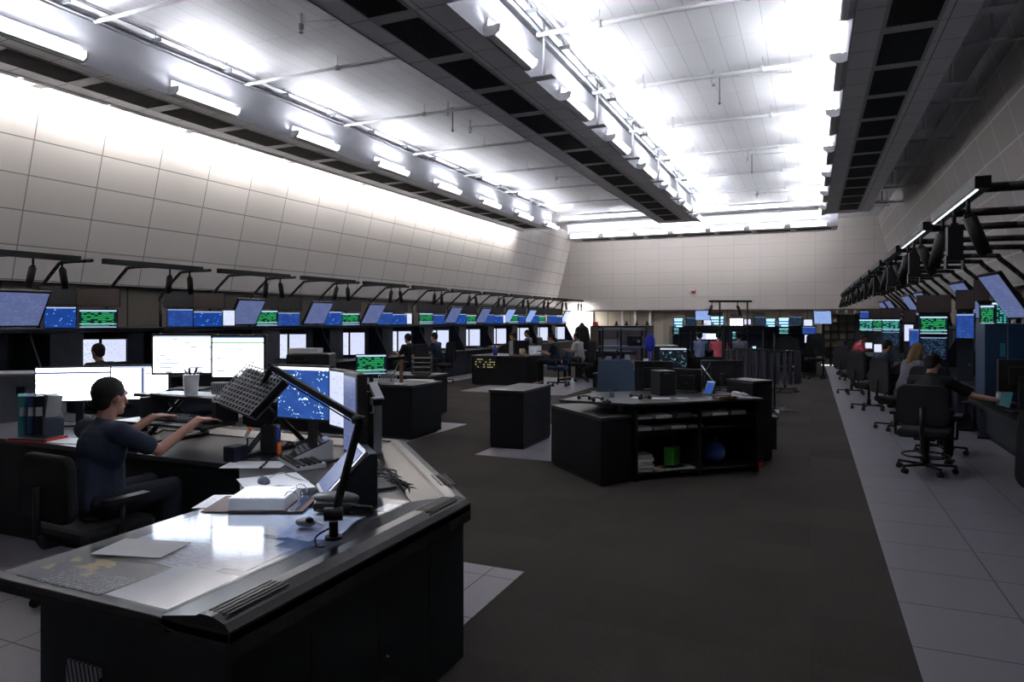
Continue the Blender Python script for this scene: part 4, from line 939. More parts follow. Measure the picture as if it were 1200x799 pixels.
# cables behind
rs = random.Random(5)
for i in range(12):
    a = Pz(432+rs.uniform(-3, 8), 545+rs.uniform(-6, 14), DZ); bb_ = Pz(500+rs.uniform(-26, -8), 578+rs.uniform(-6, 0), DZ)
    z_ = DZ+.008+.004*(i % 5)
    pts = [V2(a, z_)] + [V2(a.lerp(bb_, f)+Vector((rs.uniform(-.05, .05), rs.uniform(-.05, .05), 0)), z_) for f in (.25, .5, .75)] + [V2(bb_, z_)]
    tag(part('cable', MB().tube(catmull(pts, 4), .004, 5), m_black), 'one of the thin black cables tangled behind the edge-on screens', 'cable', 'tangled black cables on the foreground desk')
# boom lamp with louvred head
base = Vector((-1.76, 2.23, .80)); el = P(422, 492, 2.84); tip = P(318, 430, 3.22)
t = thing('boom_lamp', 'black articulated desk lamp with louvred rectangular head over the foreground desk', 'desk lamp', base)
part('clamp_base', MB().cyl((0, 0, 0), (0, 0, .07), .018).cyl((0, 0, -.0), (0, 0, .012), .035), m_black, t)
p0 = base+Vector((0, 0, .08))
part('pivot_knob', MB().cyl(p0-base+Vector((-.03, -.02, .02)), p0-base+Vector((.03, .02, .02)), .028), m_black, t)
part('lower_arm', MB().box(((p0+el)/2-base), (.018, .03, (el-p0).length), (el-p0).to_track_quat('Z', 'Y').to_matrix()), m_black, t, .003)
part('elbow_joint', MB().cyl(el-base+Vector((-.03, 0, 0)), el-base+Vector((.03, 0, 0)), .02), m_black, t)
part('upper_arm', MB().box(((el+tip)/2-base), (.018, .028, (tip-el).length), (tip-el).to_track_quat('Z', 'Y').to_matrix()).box(((el+tip)/2-base+Vector((0, 0, -.028))), (.006, .006, (tip-el).length*.8), (tip-el).to_track_quat('Z', 'Y').to_matrix()), m_black, t, .002)
part('power_cord', MB().tube(catmull([(0, -.01, .05), (-.02, -.08, .03), (-.0, -.10, 0), (.03, -.09, .0)], 5), .004, 6), m_black, t)
A, B, C, Dd = P(243, 466, 3.42), P(290, 480, 3.18), P(336, 446, 3.22), P(296, 429, 3.46)
cn = (A+B+C+Dd)/4; uu = ((B-A)+(C-Dd))/2; vv = ((Dd-A)+(C-B))/2; nn = uu.cross(vv).normalized()
if nn.z < 0: nn = -nn
Lu, Lv = uu.length, vv.length; eu = uu.normalized(); ev = nn.cross(eu).normalized(); RM = Matrix((eu, ev, nn)).transposed()
lb = MB()
for i in range(13): lb.box(cn-base+eu*(-.5+i/12)*Lu, (.005, Lv, .005), RM)
for i in range(11): lb.box(cn-base+ev*(-.5+i/10)*Lv, (Lu, .005, .005), RM)
part('louvre_grid', lb, mat('grey_louvre', (.30, .31, .34), .4, .2), t)
part('head_housing', MB().box(cn-base-nn*.035, (Lu*.97, Lv*.97, .05), RM), m_plastic, t, .015)
part('light_panel', MB().box(cn-base-nn*.062, (Lu*.85, Lv*.85, .004), RM), mat('lit_lamp_panel', (.8, .8, .8), .5, emit=(.85, .9, 1), es=14.0), t)  # glowing underside added to brighten the papers and desk below
part('head_bracket', MB().tube([tip-base, cn-base-nn*.06+ev*.02], .013), m_black, t)
#; ll.energy = 9; ll.size = .22; ll.color = (.85, .9, 1.0)
#; COL.objects.link(lo); lo.location = cn+Vector((0, 0, -.06)); lo.rotation_euler = (0, 0, 0)
# sit-stand riser on the wing
t = thing('desk_riser', 'black height-adjustable desk riser with keyboard tray, carrying the two big white screens', 'desk riser', (-3.95, 3.75, DZ))
part('platform', MB().bb(-.68, .68, -.22, .32, .35, .375), m_plastic, t, .008)
part('keyboard_tray', MB().bb(-.55, .30, -.47, -.18, .195, .215), m_plastic, t, .006)
for x in (-.5, .5):
    part('leg', MB().tube([(x, -.30, .02), (x, .1, .34)], .018).tube([(x, .28, .02), (x, -.1, .34)], .018), m_plastic, t)
    part('foot', MB().bb(x-.05, x+.05, -.44, -.32, 0, .10).bb(x-.03, x+.03, -.35, .3, 0, .03), m_navy, t, .008)
part('tray_link', MB().bb(-.5, -.46, -.3, -.1, .2, .36), m_plastic, t); part('tray_link', MB().bb(.2, .24, -.3, -.1, .2, .36), m_plastic, t)
RZs = DZ+.375
sheet((-4.15, 3.66, RZs), .05, .62, .22, 'bright white sheets covering the near part of the riser platform', m_paper, .006, 'paper_stack')
sheet((-3.55, 3.68, RZs), -.08, .42, .22, 'white page with a red line at the lamp side of the riser platform', m_paper, .004)
mon_px(216, 415, 5.25, 65, 43, s_docn, 'big white screen on the riser, the one with faint rows nearer the glass', dyaw=-math.radians(22), z0=RZs, bezel=.018)
mon_px(279, 418, 4.9, 55, 46, s_big, 'big white screen on the riser with a green-striped table, partly behind the lamp head', dyaw=-math.radians(22), z0=RZs, bezel=.018)
mon_px(89, 450, 5.9, 78, 38, s_docl, 'low wide white screen with dark lines at the outer end of the desk wing', dyaw=-math.radians(18), z0=DZ, bezel=.014)
mon_px(164, 448, 5.5, 58, 38, s_docs, 'low white screen divided by two dark bars, behind the seated operator', dyaw=-math.radians(18), z0=DZ, bezel=.014)
keyboard((-4.12, 3.46, DZ+.215), 0, 'black keyboard on the riser tray under the hands of the operator', m_plastic, .44, .15)
mouse((-3.76, 3.45, DZ+.215), 0, 'black mouse on the riser tray by the keyboard')
q = P(224, 452, 4.95)
t = thing('pen_cup', 'pale cup of dark pens on the riser platform', 'pen cup', (q.x, q.y, RZs)); part('cup', MB().cyl((0, 0, 0), (0, 0, .15), .045, .055, 16), m_white, t)
for i in range(5): part('pen', MB().cyl((.0, 0, .1), (.05*math.cos(i*1.3), .05*math.sin(i*1.3), .2), .005, n=6), m_plastic, t)
q = P(244, 455, 4.9); t = thing('small_radio', 'small grey box with slotted face beside the pen cup on the riser', 'radio', (q.x+.02, q.y+.12, RZs)); part('body', MB().box((0, 0, .045), (.14, .1, .09)), m_grey, t, .006); part('slots', MB().box((0, -.051, .05), (.11, .004, .05)), m_slots, t)
# wing things at the left
specs = ((8, 'teal', m_teal, .05), (18, 'dark blue', mat('deep_blue_card', (.02, .05, .16), .6), .05), (27, 'navy', m_navy, .045))
for u, nm, mt, tw in specs:
    q = Pz(u, 512, DZ); t = thing('box_binder', f'{nm} upright binder at the outer end of the desk wing', 'binder', V2(q, DZ)+Vector((0, .12, 0)), facing(q)); part('cover', MB().box((0, 0, .16), (.065, .26, .32)), mt, t, .004); part('label_patch', MB().box((0, -.132, .2), (.045, .003, .07)), m_paper2, t)
q = Pz(40, 512, DZ); t = thing('magazine_file', 'grey magazine file stuffed with white papers beside the binders', 'magazine file', V2(q, DZ)+Vector((0, .12, 0)), facing(q)+.2)
part('case', MB().prism([(-.12, 0), (.12, 0), (.12, .26), (-.12, .14)], -.07, .07, 'x'), mat('slate_plastic', (.06, .08, .12), .5), t); part('papers', MB().box((.0, 0, .17), (.10, .2, .3), Matrix.Rotation(.12, 3, 'Y')), m_paper2, t)
q = Pz(34, 514, DZ); t = thing('clip_folder', 'black folder with red edges lying on the desk wing before the binders', 'folder', V2(q, DZ)+Vector((.1, .0, 0)), .25)
part('cover', MB().box((0, 0, .012), (.32, .2, .02)), m_plastic, t, .003); part('red_edge', MB().box((0, -.1, .005), (.34, .03, .01)).box((.165, 0, .012), (.02, .2, .022)), m_red, t)
q = Pz(95, 520, DZ); sheet(V2(q, DZ)+Vector((0, .06, 0)), .1, .75, .20, 'long white sheets along the front of the desk wing', m_paper, .004)
q = Pz(285, 545, DZ); sheet(V2(q, DZ)+Vector((.06, .04, 0)), math.radians(25), .38, .2, 'white sheet on the inner corner of the desk wing in front of the pen holder', m_paper, .002)
q = Pz(317, 531, DZ); t = thing('pen_holder', 'black square desk caddy with orange and blue markers by the radar screen', 'pen holder', (q.x, q.y, DZ), .4)
part('box', MB().box((0, 0, .10), (.11, .10, .19)), m_plastic, t, .008); part('blue_marker', MB().cyl((.068, -.045, .09), (.068, -.045, .19), .012), m_blue, t); part('orange_marker', MB().cyl((.075, -.045, 0), (.075, -.045, .09), .016), m_orange, t)
q = Pz(290, 533, DZ); t = thing('marker_stand', 'tilted white and orange tag on a black clip near the riser foot', 'tag', (q.x, q.y, DZ), 0); part('clip', MB().cyl((0, 0, 0), (0, 0, .12), .006, n=6).cyl((0, 0, 0), (0, 0, .01), .04), m_black, t); part('tag', MB().box((0, 0, .14), (.03, .006, .08), Matrix.Rotation(.6, 3, 'Y')), m_lgrey, t); part('tag_end', MB().box((.026, 0, .178), (.03, .008, .02), Matrix.Rotation(.6, 3, 'Y')), m_orange, t)
q = P(300, 556, 3.9)
for i, (u, v, lab) in enumerate(((380, 500, 'black cable arching behind the sloped keypad phone'), (350, 512, 'lower black cable curling toward the pen holder'))):
    a = Pz(u-45, v+38, DZ); c = P(u-8, v+6, 4.7); e_ = Pz(u+6, v+34, DZ)
    tag(part('thick_cable', MB().tube(catmull([V2(a, DZ+.01), P(u-25, v+20, 4.7), c, V2(e_, DZ+.01)], 6), .008, 6), m_black), lab, 'cable')
# grey credenza behind the binders
q = P(14, 441, 7.5); t = thing('credenza', 'pale grey low cabinet behind the binders at the edge of the view', 'cabinet', (q.x, q.y, .004), facing(q)*.6)
part('body', MB().bb(-.6, .35, 0, .5, 0, q.z), mat('pale_grey_laminate', (.13, .14, .17), .5), t, .006); part('top', MB().bb(-.62, .37, -.02, .52, q.z, q.z+.025), mat('pale_grey_top', (.3, .31, .34), .5), t); part('handle', MB().bb(.05, .13, -.02, 0, q.z-.2, q.z-.12), m_navy, t)

# ------------------------------------------------------------------ middle pods
def block(label, poly, h, name='desk_block', m=None, top=None, over=.015):
    cx = sum(p[0] for p in poly)/len(poly); cy = sum(p[1] for p in poly)/len(poly)
    t = thing(name, label, 'desk', (cx, cy, .004)); pl = [(x-cx, y-cy) for x, y in poly]
    part('cabinet', MB().prism(pl, .03, h-.03), m or m_satin, t, .004)
    part('plinth', MB().prism([(x*.96, y*.96) for x, y in pl], 0, .03), m_black, t)
    sc = [(x*(1+over/max(.1, abs(x)) if x else 1), y*(1+over/max(.1, abs(y)) if y else 1)) for x, y in pl]
    part('worktop', MB().prism(sc, h-.03, h), top or m_top, t, .003)
    return t
block('black desk block topped with papers, right behind the foreground desk', [(-8.2, 8.15), (-5.1, 8.17), (-5.1, 9.0), (-8.2, 9.0)], .76)
block('lone black pedestal standing between the two desk groups on pale tiles', [(-3.87, 8.12), (-3.4, 8.14), (-3.4, 9.15), (-3.87, 9.15)], .76)
block('black cabinet behind the papers-topped block, carrying the paper trays', [(-7.2, 10.1), (-6.0, 10.1), (-6.0, 10.8), (-7.2, 10.8)], .72)
block('dark desk with lit switch panel and laptop on the far tile island', [(-8.1, 15.9), (-6.55, 15.9), (-6.55, 17.1), (-8.1, 17.1)], .76)
block('long black desk beyond the blue-shirted person near the glowing doorway', [(-6.2, 18.7), (-4.6, 18.7), (-4.6, 19.4), (-6.2, 19.4)], .80)
block('black low pedestal drawer unit standing alone on the far pale tiles', [(-4.95, 16.3), (-4.3, 16.3), (-4.3, 16.9), (-4.95, 16.9)], .36)
block('black desk with white cup, behind the slate chair and shelf stand', [(-3.05, 12.0), (-1.5, 12.0), (-1.5, 12.8), (-3.05, 12.8)], .78)
# items on the second block
mon_px(435, 427, 9.7, 34, 22, s_green, 'bright green table screen on the papers-topped block behind the foreground desk', z0=.764, bezel=.012)
q = Pz(485, 447, .765); sheet((q.x+.02, min(q.y, 8.75)+.1, .764), .2, .42, .22, 'rumpled white papers on the block behind the foreground desk', m_paper, .02, 'paper_stack')
sheet((q.x-.2, 8.35, .764), -.1, .6, .2, 'flat white sheets at the front of the block behind the foreground desk', m_paper2, .004)
q = P(454, 434, 9.9); t = thing('wire_basket', 'small grey wire basket beside the green table screen', 'basket', (q.x, q.y, .764), YAW)
part('base', MB().box((0, 0, .01), (.22, .2, .01)), m_grey, t); wb = MB()
for i in range(9): wb.cyl((-.11+.0275*i, -.1, 0), (-.11+.0275*i, -.1, .18), .004, n=5).cyl((-.11+.0275*i, .1, 0), (-.11+.0275*i, .1, .18), .004, n=5)
for z_ in (.06, .12, .18): wb.box((0, -.1, z_), (.23, .006, .006)).box((0, .1, z_), (.23, .006, .006)).box((.11, 0, z_), (.006, .2, .006)).box((-.11, 0, z_), (.006, .2, .006))
part('wires', wb, m_lgrey, t)
q = P(467, 430, 10.0); t = thing('wooden_easel', 'brown wooden A-shaped stand beside the wire basket', 'stand', (q.x, q.y, .764), YAW)
mw = mat('brown_wood', (.22, .12, .07), .6)
part('front_leg', MB().box((.04, 0, .17), (.05, .03, .34)), mw, t); part('back_leg', MB().box((-.06, 0, .15), (.02, .02, .33), Matrix.Rotation(.4, 3, 'Y')), m_beige, t)
q = P(491, 432, 11.9)
t = thing('paper_trays', 'stack of black letter trays on the cabinet behind the block', 'letter tray', (q.x, q.y+.1, .724), YAW)
for i in range(4): part('tray', MB().box((0, 0, .03+.085*i), (.34, .3, .02)).box((-.165, 0, .06+.085*i), (.01, .3, .06)).box((.165, 0, .06+.085*i), (.01, .3, .06)), m_plastic, t)
part('sheets', MB().box((0, 0, .13), (.3, .28, .02)).box((0, 0, .045), (.3, .28, .01)), m_paper2, t)
q = P(365, 415, 10.0); t = thing('printer', 'black printer with a white ream on top, behind the blue radar screen', 'printer', (q.x, q.y, .764), YAW)
part('body', MB().box((0, 0, .22), (.62, .4, .42)), m_plastic, t, .02); part('paper_tray', MB().box((-.2, -.22, .34), (.4, .3, .03), rotX(-.15)), m_plastic, t); part('paper_ream', MB().box((-.08, 0, .47), (.42, .28, .07)), m_paper, t)
q = P(325, 427, 9.6); mon_px(312, 436, 10.7, 10, 20, s_off, 'dark edge of a screen between the big white screen and the printer', z0=.764)
# far tile island desk
t = thing('switch_panel', 'dark panel with rows of small yellow lit switches on the far island desk end', 'switch panel', (-8.0, 15.84, .42)); part('panel_face', MB().bb(0, .62, 0, .05, 0, .3), m_black, t); 
ym = mat('lit_yellow_key', (.5, .45, .2), .5, emit=(.9, .8, .35), es=.7); kb = MB(); rs = random.Random(9)
for i in range(10):
    for jx in range(4):
        if rs.random() < .45: kb.box((.05+.058*i, -.004, .05+.065*jx), (.03, .01, .012))
part('lit_keys', kb, ym, t)
q = P(572, 436, 17.2); 
mon_px(611, 407, 17.8, 17, 15, s_off, 'black back of a monitor beside the open laptop on the far island desk', z0=.764)
q = P(627, 412, 17.6); t = thing('laptop', 'open silver laptop showing a grey picture on the far island desk', 'laptop', (q.x, q.y, .764), facing(q)); part('deck', MB().box((0, 0, .012), (.34, .24, .02)), m_silver, t, .003); part('keys', MB().box((0, .02, .024), (.29, .1, .004)), m_grey, t)
o = part('lid', MB().box((0, 0, .12), (.34, .012, .24)), m_silver, t, .003, (0, .12, .02), (math.radians(-15), 0, 0)); part('screen', MB().box((0, -.008, .12), (.30, .004, .20)), screen_mat('screen_grey_picture', (.35, .38, .42), (.15, .17, .2), 6, 5, .4, .8, bg2=(.1, .11, .14)), o)
def cup(p, r, h, m, label, name='mug', handle=True):
    t = thing(name, label, 'cup', p); part('body', MB().cyl((0, 0, 0), (0, 0, h), r*.85, r, 16), m, t)
    if handle: part('handle', MB().tube([(r, 0, h*.8), (r*1.6, 0, h*.65), (r*1.6, 0, h*.35), (r*.9, 0, h*.2)], .008, 6), m, t)
    else: part('lid', MB().cyl((0, 0, h), (0, 0, h+.012), r*1.05), m_white, t)
    return t
cup(Vector((-6.72, 16.0, .764)), .07, .19, m_card, 'tan mug on the front edge of the far island desk')
t = thing('drink_bottle', 'bright blue drink bottle on the far island desk', 'bottle', Vector((-7.5, 16.05, .764))); part('body', MB().cyl((0, 0, 0), (0, 0, .2), .06), m_blue, t); part('cap', MB().cyl((0, 0, .2), (0, 0, .26), .03), m_blue, t)
q = P(599, 404, 17.8); t = thing('leaflet_holder', 'white leaflet standing beside the black monitor back on the far island desk', 'leaflet', (q.x, q.y, .764), YAW); part('leaflet', MB().box((0, 0, .2), (.1, .01, .36)), m_paper2, t); part('foot', MB().box((0, 0, .01), (.14, .1, .02)), m_grey, t)
cup(V2(P(757, 430, 12.6), .784), .05, .17, m_paper, 'tall white paper cup on the desk beside the shelf stand', 'paper_cup', False)
t = thing('crumpled_bag', 'small crumpled white bag next to the white paper cup', 'bag', V2(P(752, 436, 12.4), .784)); part('body', MB().ball((0, 0, .04), (.09, .07, .05), 9, 6), m_paper, t); part('knot', MB().ball((0.02, 0, .09), .025, 7, 5), m_paper, t)
cup(V2(P(680, 413, 19.1), .804), .06, .22, m_paper, 'white canister on the long black desk before the hanging jacket', 'canister', False)
t = thing('floor_cabinet', 'black cabinet topped with white papers at the edge of the shelf-stand group', 'cabinet', V2(P(776, 405, 17.5), .004), YAW); part('body', MB().bb(-.2, .4, 0, .5, 0, 1.0), m_satin, t, .006); part('papers', MB().bb(-.2, .4, 0, .4, 1.0, 1.03), m_paper, t); part('door', MB().bb(-.17, .37, -.012, 0, .08, .95), m_navy, t)

# ---- angled centre pod with open shelves
low = block('low black diagonal block forming the near corner of the centre desk group', [(-1.93, 6.64), (-2.77, 7.47), (-2.43, 7.82), (-2.06, 7.40), (-1.70, 6.99)], .69, over=.004)
SB = Vector((-1.66, 6.98, .004)); SA = math.atan2(8.02-6.98, -.53+1.66); SL = 1.54
t = thing('shelf_desk', 'black centre desk with open shelves of books and papers facing the carpet', 'desk', SB, SA)
for x in (0, SL*.5, SL-.03): part('side_panel', MB().bb(x, x+.03, 0, .5, 0, .79), m_satin, t)
part('back_panel', MB().bb(0, SL, .47, .5, 0, .79), m_black, t)
for z_, nm in ((.06, 'shelf'), (.50, 'shelf'), (.62, 'shelf')): part(nm, MB().bb(0, SL, .02, .48, z_, z_+.02), m_satin, t)
part('worktop', MB().prism([(-.62, .55), (-.05, -.03), (SL+.04, -.03), (SL+.04, 1.0), (.1, 1.15)], .79, .815), m_top, t, .004)
part('underdesk_body', MB().prism([(.0, .505), (SL, .505), (SL, .95), (.1, 1.1)], 0, .79), m_satin, t)
ST = Matrix.Translation(SB) @ Matrix.Rotation(SA, 4, 'Z')
def onS(x, y, z): return ST @ Vector((x, y, z))
rs = random.Random(11)
def book(p, rz, dims, m, label, group=None):
    t = thing('book', label, 'book', p, rz, group); part('pages', MB().box((0, 0, dims[2]/2), (dims[0]*.96, dims[1]*.96, dims[2]*.8)), m_paper2, t)
    part('cover', MB().box((0, 0, dims[2]*.06), (dims[0], dims[1], dims[2]*.12)).box((0, 0, dims[2]*.94), (dims[0], dims[1], dims[2]*.12)).box((-dims[0]/2, 0, dims[2]/2), (.004, dims[1], dims[2])), m, t); return t
zz = .08
for i in range(5):
    book(onS(.14+.02*(i % 2), .16, zz), SA+.1*(i % 3-1), (.22, .17, .035), (m_paper2, m_grey, m_card)[i % 3], f'thick pale book, {ORD[i+1]} from the bottom of the stack on the centre desk\'s lowest shelf', 'book stack on the lowest shelf'); zz += .036
for i in range(4): book(onS(.36+.10*i, .12, .08), SA+.3-.12*i, (.2, .14, .02), (m_card, m_paper2, m_brown, m_paper2)[i], f'thin flat book, {ORD[i+1]} from the stack along the lowest shelf of the centre desk', 'flat books along the lowest shelf')
t = thing('storage_box', 'small bright green box on the lowest shelf of the centre desk', 'box', onS(.60, .26, .08), SA+.5); part('body', MB().box((0, 0, .10), (.15, .12, .19)), mat('green_card', (.04, .22, .03), .6), t, .006); part('lid', MB().box((0, 0, .2), (.155, .125, .015)), mat('green_card', (.04, .22, .03), .6), t)
t = thing('bundled_bag', 'dark blue bag bundled on the lowest shelf of the centre desk', 'bag', onS(1.12, .24, .08), SA); part('body', MB().ball((0, 0, .12), (.14, .12, .12), 14, 10), mat('navy_fabric', (.01, .025, .10), .9), t); part('handle', MB().tube(catmull([(-.06, -.02, .22), (0, -.03, .29), (.06, -.02, .22)], 5), .01), m_navy, t)
for i in range(6):
    x = .12+.235*i
    sheet(onS(x, .14, .64+.0), SA+rs.uniform(-.2, .2), .20, .22, f'loose paper pile, {ORD[i+1]} from the low block on the upper shelf of the centre desk', (m_paper2, m_paper, m_grey)[i % 3], .018+.012*(i % 3), 'paper_pile')
for i in range(4):
    sheet(onS(.12+.21*i, .13, .52), SA, .18, .2, f'pale booklet, {ORD[i+1]} from the low block on the middle shelf of the centre desk', (m_paper2, m_grey)[i % 2], .03, 'booklet', 'booklet')
q = Pz(735, 484, .69); t = thing('cardboard_box', 'small tan cardboard box on the low diagonal block of the centre desk', 'box', (q.x-.03, q.y+.10, .694), .55); part('body', MB().box((0, 0, .03), (.17, .11, .06)), m_card, t); part('flap', MB().box((0, -.06, .055), (.17, .03, .004), rotX(.4)), m_card, t)
CZ = .004+.815
def onC(u, v): return V2(Pz(u, v, CZ), CZ)
q = P(717, 462, 7.6); t = thing('drinking_glass', 'clear drinking glass on the centre desk in front of the slate chair', 'glass', (q.x, q.y, CZ)); part('glass_wall', MB().cyl((0, 0, 0), (0, 0, .10), .028, .033, 16), m_clear, t); part('water', MB().cyl((0, 0, .003), (0, 0, .05), .026), glass_mat('water', (.8, .85, .9), .05), t)
def back_mon(u, v, d, w_, h_, label, dy=0):
    p = P(u, v, d); return monitor(p, facing(p)+math.pi+dy, w_*d/F, h_*d/F, s_docn if dy == .15 else s_port2, label, z0=CZ, bezel=.012)
back_mon(766, 440, 8.5, 42, 32, 'large black monitor back on the centre desk, right next to the slate chair', .1)
back_mon(806, 448, 8.3, 31, 30, 'second black monitor back on the centre desk, past the small tower', -.25)
back_mon(845, 437, 8.8, 44, 28, 'third wide black monitor back on the centre desk, behind the tilted tablet', .2)
mon_px(789, 419, 11.8, 30, 22, s_radark, 'black radar plot screen with white header beyond the centre desk', z0=.784, bezel=.012)
q = P(777, 465, 7.9); t = thing('computer_tower', 'small black computer tower standing between the monitor backs of the centre desk', 'computer', (q.x, q.y, CZ), SA); part('case', MB().box((0, 0, .14), (.20, .22, .28)), m_plastic, t, .006); part('chrome_edge', MB().box((.1, -.11, .14), (.006, .006, .24)).box((-.02, -.112, .25), (.08, .004, .006)), m_chrome, t)
for i, (u, v, w_) in enumerate(((775, 467, .2), (800, 467, .12), (832, 466, .1), (750, 466, .16))):
    q = onC(u, v); sheet(q, rs.uniform(0, 1), w_, .12, f'{ORD[i+1]} bright loose note from the slate chair on the centre desk', m_paper, .006, 'note_sheet')
q = onC(832, 462); t = thing('tablet_stand', 'blue-lit tablet leaning on the centre desk before the third monitor back', 'tablet', q, facing(q)-.6); part('slab', MB().box((0, 0, .08), (.11, .01, .16), rotX(-.5)), m_silver, t); part('prop', MB().box((0, .03, .05), (.05, .01, .1), rotX(.5)), m_black, t); part('screen', MB().box((0, -.009, .082), (.095, .003, .14), rotX(-.5)), s_blue, t)
q = onC(872, 468); t = thing('desk_telephone', 'white desk telephone at the walkway end of the centre desk', 'phone', q+Vector((-.03, .06, 0)), .6); part('base', MB().prism([(-.09, 0), (.09, 0), (.09, .06), (-.09, .02)], -.08, .08, 'x'), m_lgrey, t, .004); part('handset', MB().ball((-.06, .0, .065), (.02, .1, .018)), m_white, t); part('keys', MB().box((.03, -.01, .045), (.07, .08, .01), rotX(.22)), m_grey, t)
t = thing('wooden_tray', 'flat brown wooden tray beside the white telephone', 'tray', onC(850, 468)+Vector((0, .05, 0)), SA); part('base', MB().box((0, 0, .012), (.26, .12, .02)), mat('dark_oak', (.12, .07, .03), .5), t); part('rim', MB().box((0, -.06, .02), (.26, .008, .03)).box((0, .06, .02), (.26, .008, .03)), mat('dark_oak', (.12, .07, .03), .5), t)
for i, (u, v) in enumerate(((685, 468), (700, 470), (712, 473), (745, 466), (756, 468))):
    q = onC(u, v)
    t = thing('desk_headset', f'black headset tangle, {ORD[i+1]} from the pale tiles on the centre desk', 'headset', q, i, 'headsets on the centre desk')
    part('band', MB().tube(catmull([(-.06, 0, .015), (-.04, .05, .03), (.04, .05, .03), (.06, 0, .015)], 5), .008, 6), m_black, t); part('ear_cup', MB().ball((-.06, -.01, .02), .022, 8, 6), m_black, t); part('ear_cup', MB().ball((.06, -.01, .02), .022, 8, 6), m_black, t)
for i, (u, v, d, du, dv) in enumerate(((815, 455, 8.2, 18, -30), (838, 450, 8.4, -16, -22), (826, 440, 8.6, 14, 16))):
    a = P(u, v, d); bb_ = P(u+du, v+dv, d)
    t = thing('flex_lamp_arm', f'thin black angled lamp arm, {ORD[i+1]} from the small tower among the centre desk monitors', 'lamp', (a.x, a.y, CZ)); part('upright', MB().cyl((0, 0, 0), (0, 0, a.z-CZ), .01, n=8), m_black, t); part('arm', MB().cyl((0, 0, a.z-CZ), bb_-Vector((a.x, a.y, CZ)), .009, n=8), m_silver if i == 1 else m_black, t); part('foot', MB().cyl((0, 0, 0), (0, 0, .012), .05), m_black, t)
block('tall narrow black pedestal at the walkway end of the centre desk', [(-.95, 8.75), (-.62, 8.45), (-.42, 8.7), (-.75, 9.0)], .96, over=.004)
q = Pz(902, 527, 0)
t = thing('waste_bin', 'open black bin stuffed with cables beside the centre desk', 'bin', (q.x-.12, q.y+.12, .004), .3)
part('body', MB().box((0, 0, .2), (.34, .3, .40)), m_satin, t, .01); part('rim', MB().box((0, 0, .41), (.37, .33, .03)), m_plastic, t); part('cables', MB().tube(catmull([(-.1, -.1, .42), (-.02, 0, .5), (.08, -.05, .43), (.1, .1, .46), (-.05, .1, .44)], 5), .012, 6), m_grey, t)
q = Pz(891, 547, 0); t = thing('red_tag', 'tiny bright red object on the carpet at the end of the centre desk', 'tag', (q.x+.0, q.y, 0.0)); part('body', MB().box((0, 0, .02), (.05, .03, .04)), mat('glowing_red_plastic', (.8, .03, .02), .4), t); part('loop', MB().tube(catmull([(.02, 0, .04), (.03, 0, .07), (.0, 0, .07)], 4), .005, 5), m_red, t)
# hanging strip carousel
q = Pz(913, 486, 0)
t = thing('hanging_carousel', 'tall rolling carousel hung with grey plastic strips at the walkway edge', 'display carousel', (q.x-.08, q.y+.1, .004))
part('pole', MB().cyl((0, 0, .1), (0, 0, 1.42), .018), m_black, t)
for k in range(5): part('leg', MB().prism([(0, -.02), (.42, -.012), (.42, .012), (0, .02)], .06, .09), m_silver, t, 0, (0, 0, 0), (0, 0, k*2*math.pi/5-.1))
part('hub', MB().cyl((0, 0, .03), (0, 0, .12), .05), m_black, t)
for z_ in (1.12, .42): part('ring', MB().tube([(.42*math.cos(a*math.pi/14), .42*math.sin(a*math.pi/14), z_) for a in range(29)], .01, 6), m_black, t)
part('spokes', MB().tube([(-.42, 0, 1.12), (.42, 0, 1.12)], .008, 6).tube([(0, -.42, 1.12), (0, .42, 1.12)], .008, 6), m_black, t)
mstr = mat('smoky_plastic_strip', (.05, .05, .065), .35)
for k in range(22):
    a = k*2*math.pi/22
    part('hanging_strip', MB().box((0, 0, -.28), (.05, .012, .54)).cyl((0, 0, 0), (0, 0, -.02), .006, n=5), mstr, t, 0, (.42*math.cos(a), .42*math.sin(a), 1.11), (0, 0, a+.9))
q2 = P(872, 435, 11.5)
t = thing('hanging_carousel', 'second strip carousel, half hidden behind the third monitor back', 'display carousel', (q2.x+.05, q2.y, .004))
part('pole', MB().cyl((0, 0, .0), (0, 0, 1.30), .018), m_black, t); part('foot', MB().cyl((0, 0, 0), (0, 0, .03), .25), m_black, t)
part('ring', MB().tube([(.34*math.cos(a*math.pi/14), .34*math.sin(a*math.pi/14), 1.18) for a in range(29)], .01, 6).tube([(-.34, 0, 1.18), (.34, 0, 1.18)], .008, 6), m_black, t)
for k in range(16):
    a = k*2*math.pi/16
    part('hanging_strip', MB().box((0, 0, -.24), (.06, .012, .46)), mstr, t, 0, (.34*math.cos(a), .34*math.sin(a), 1.18), (0, 0, a+1.2))

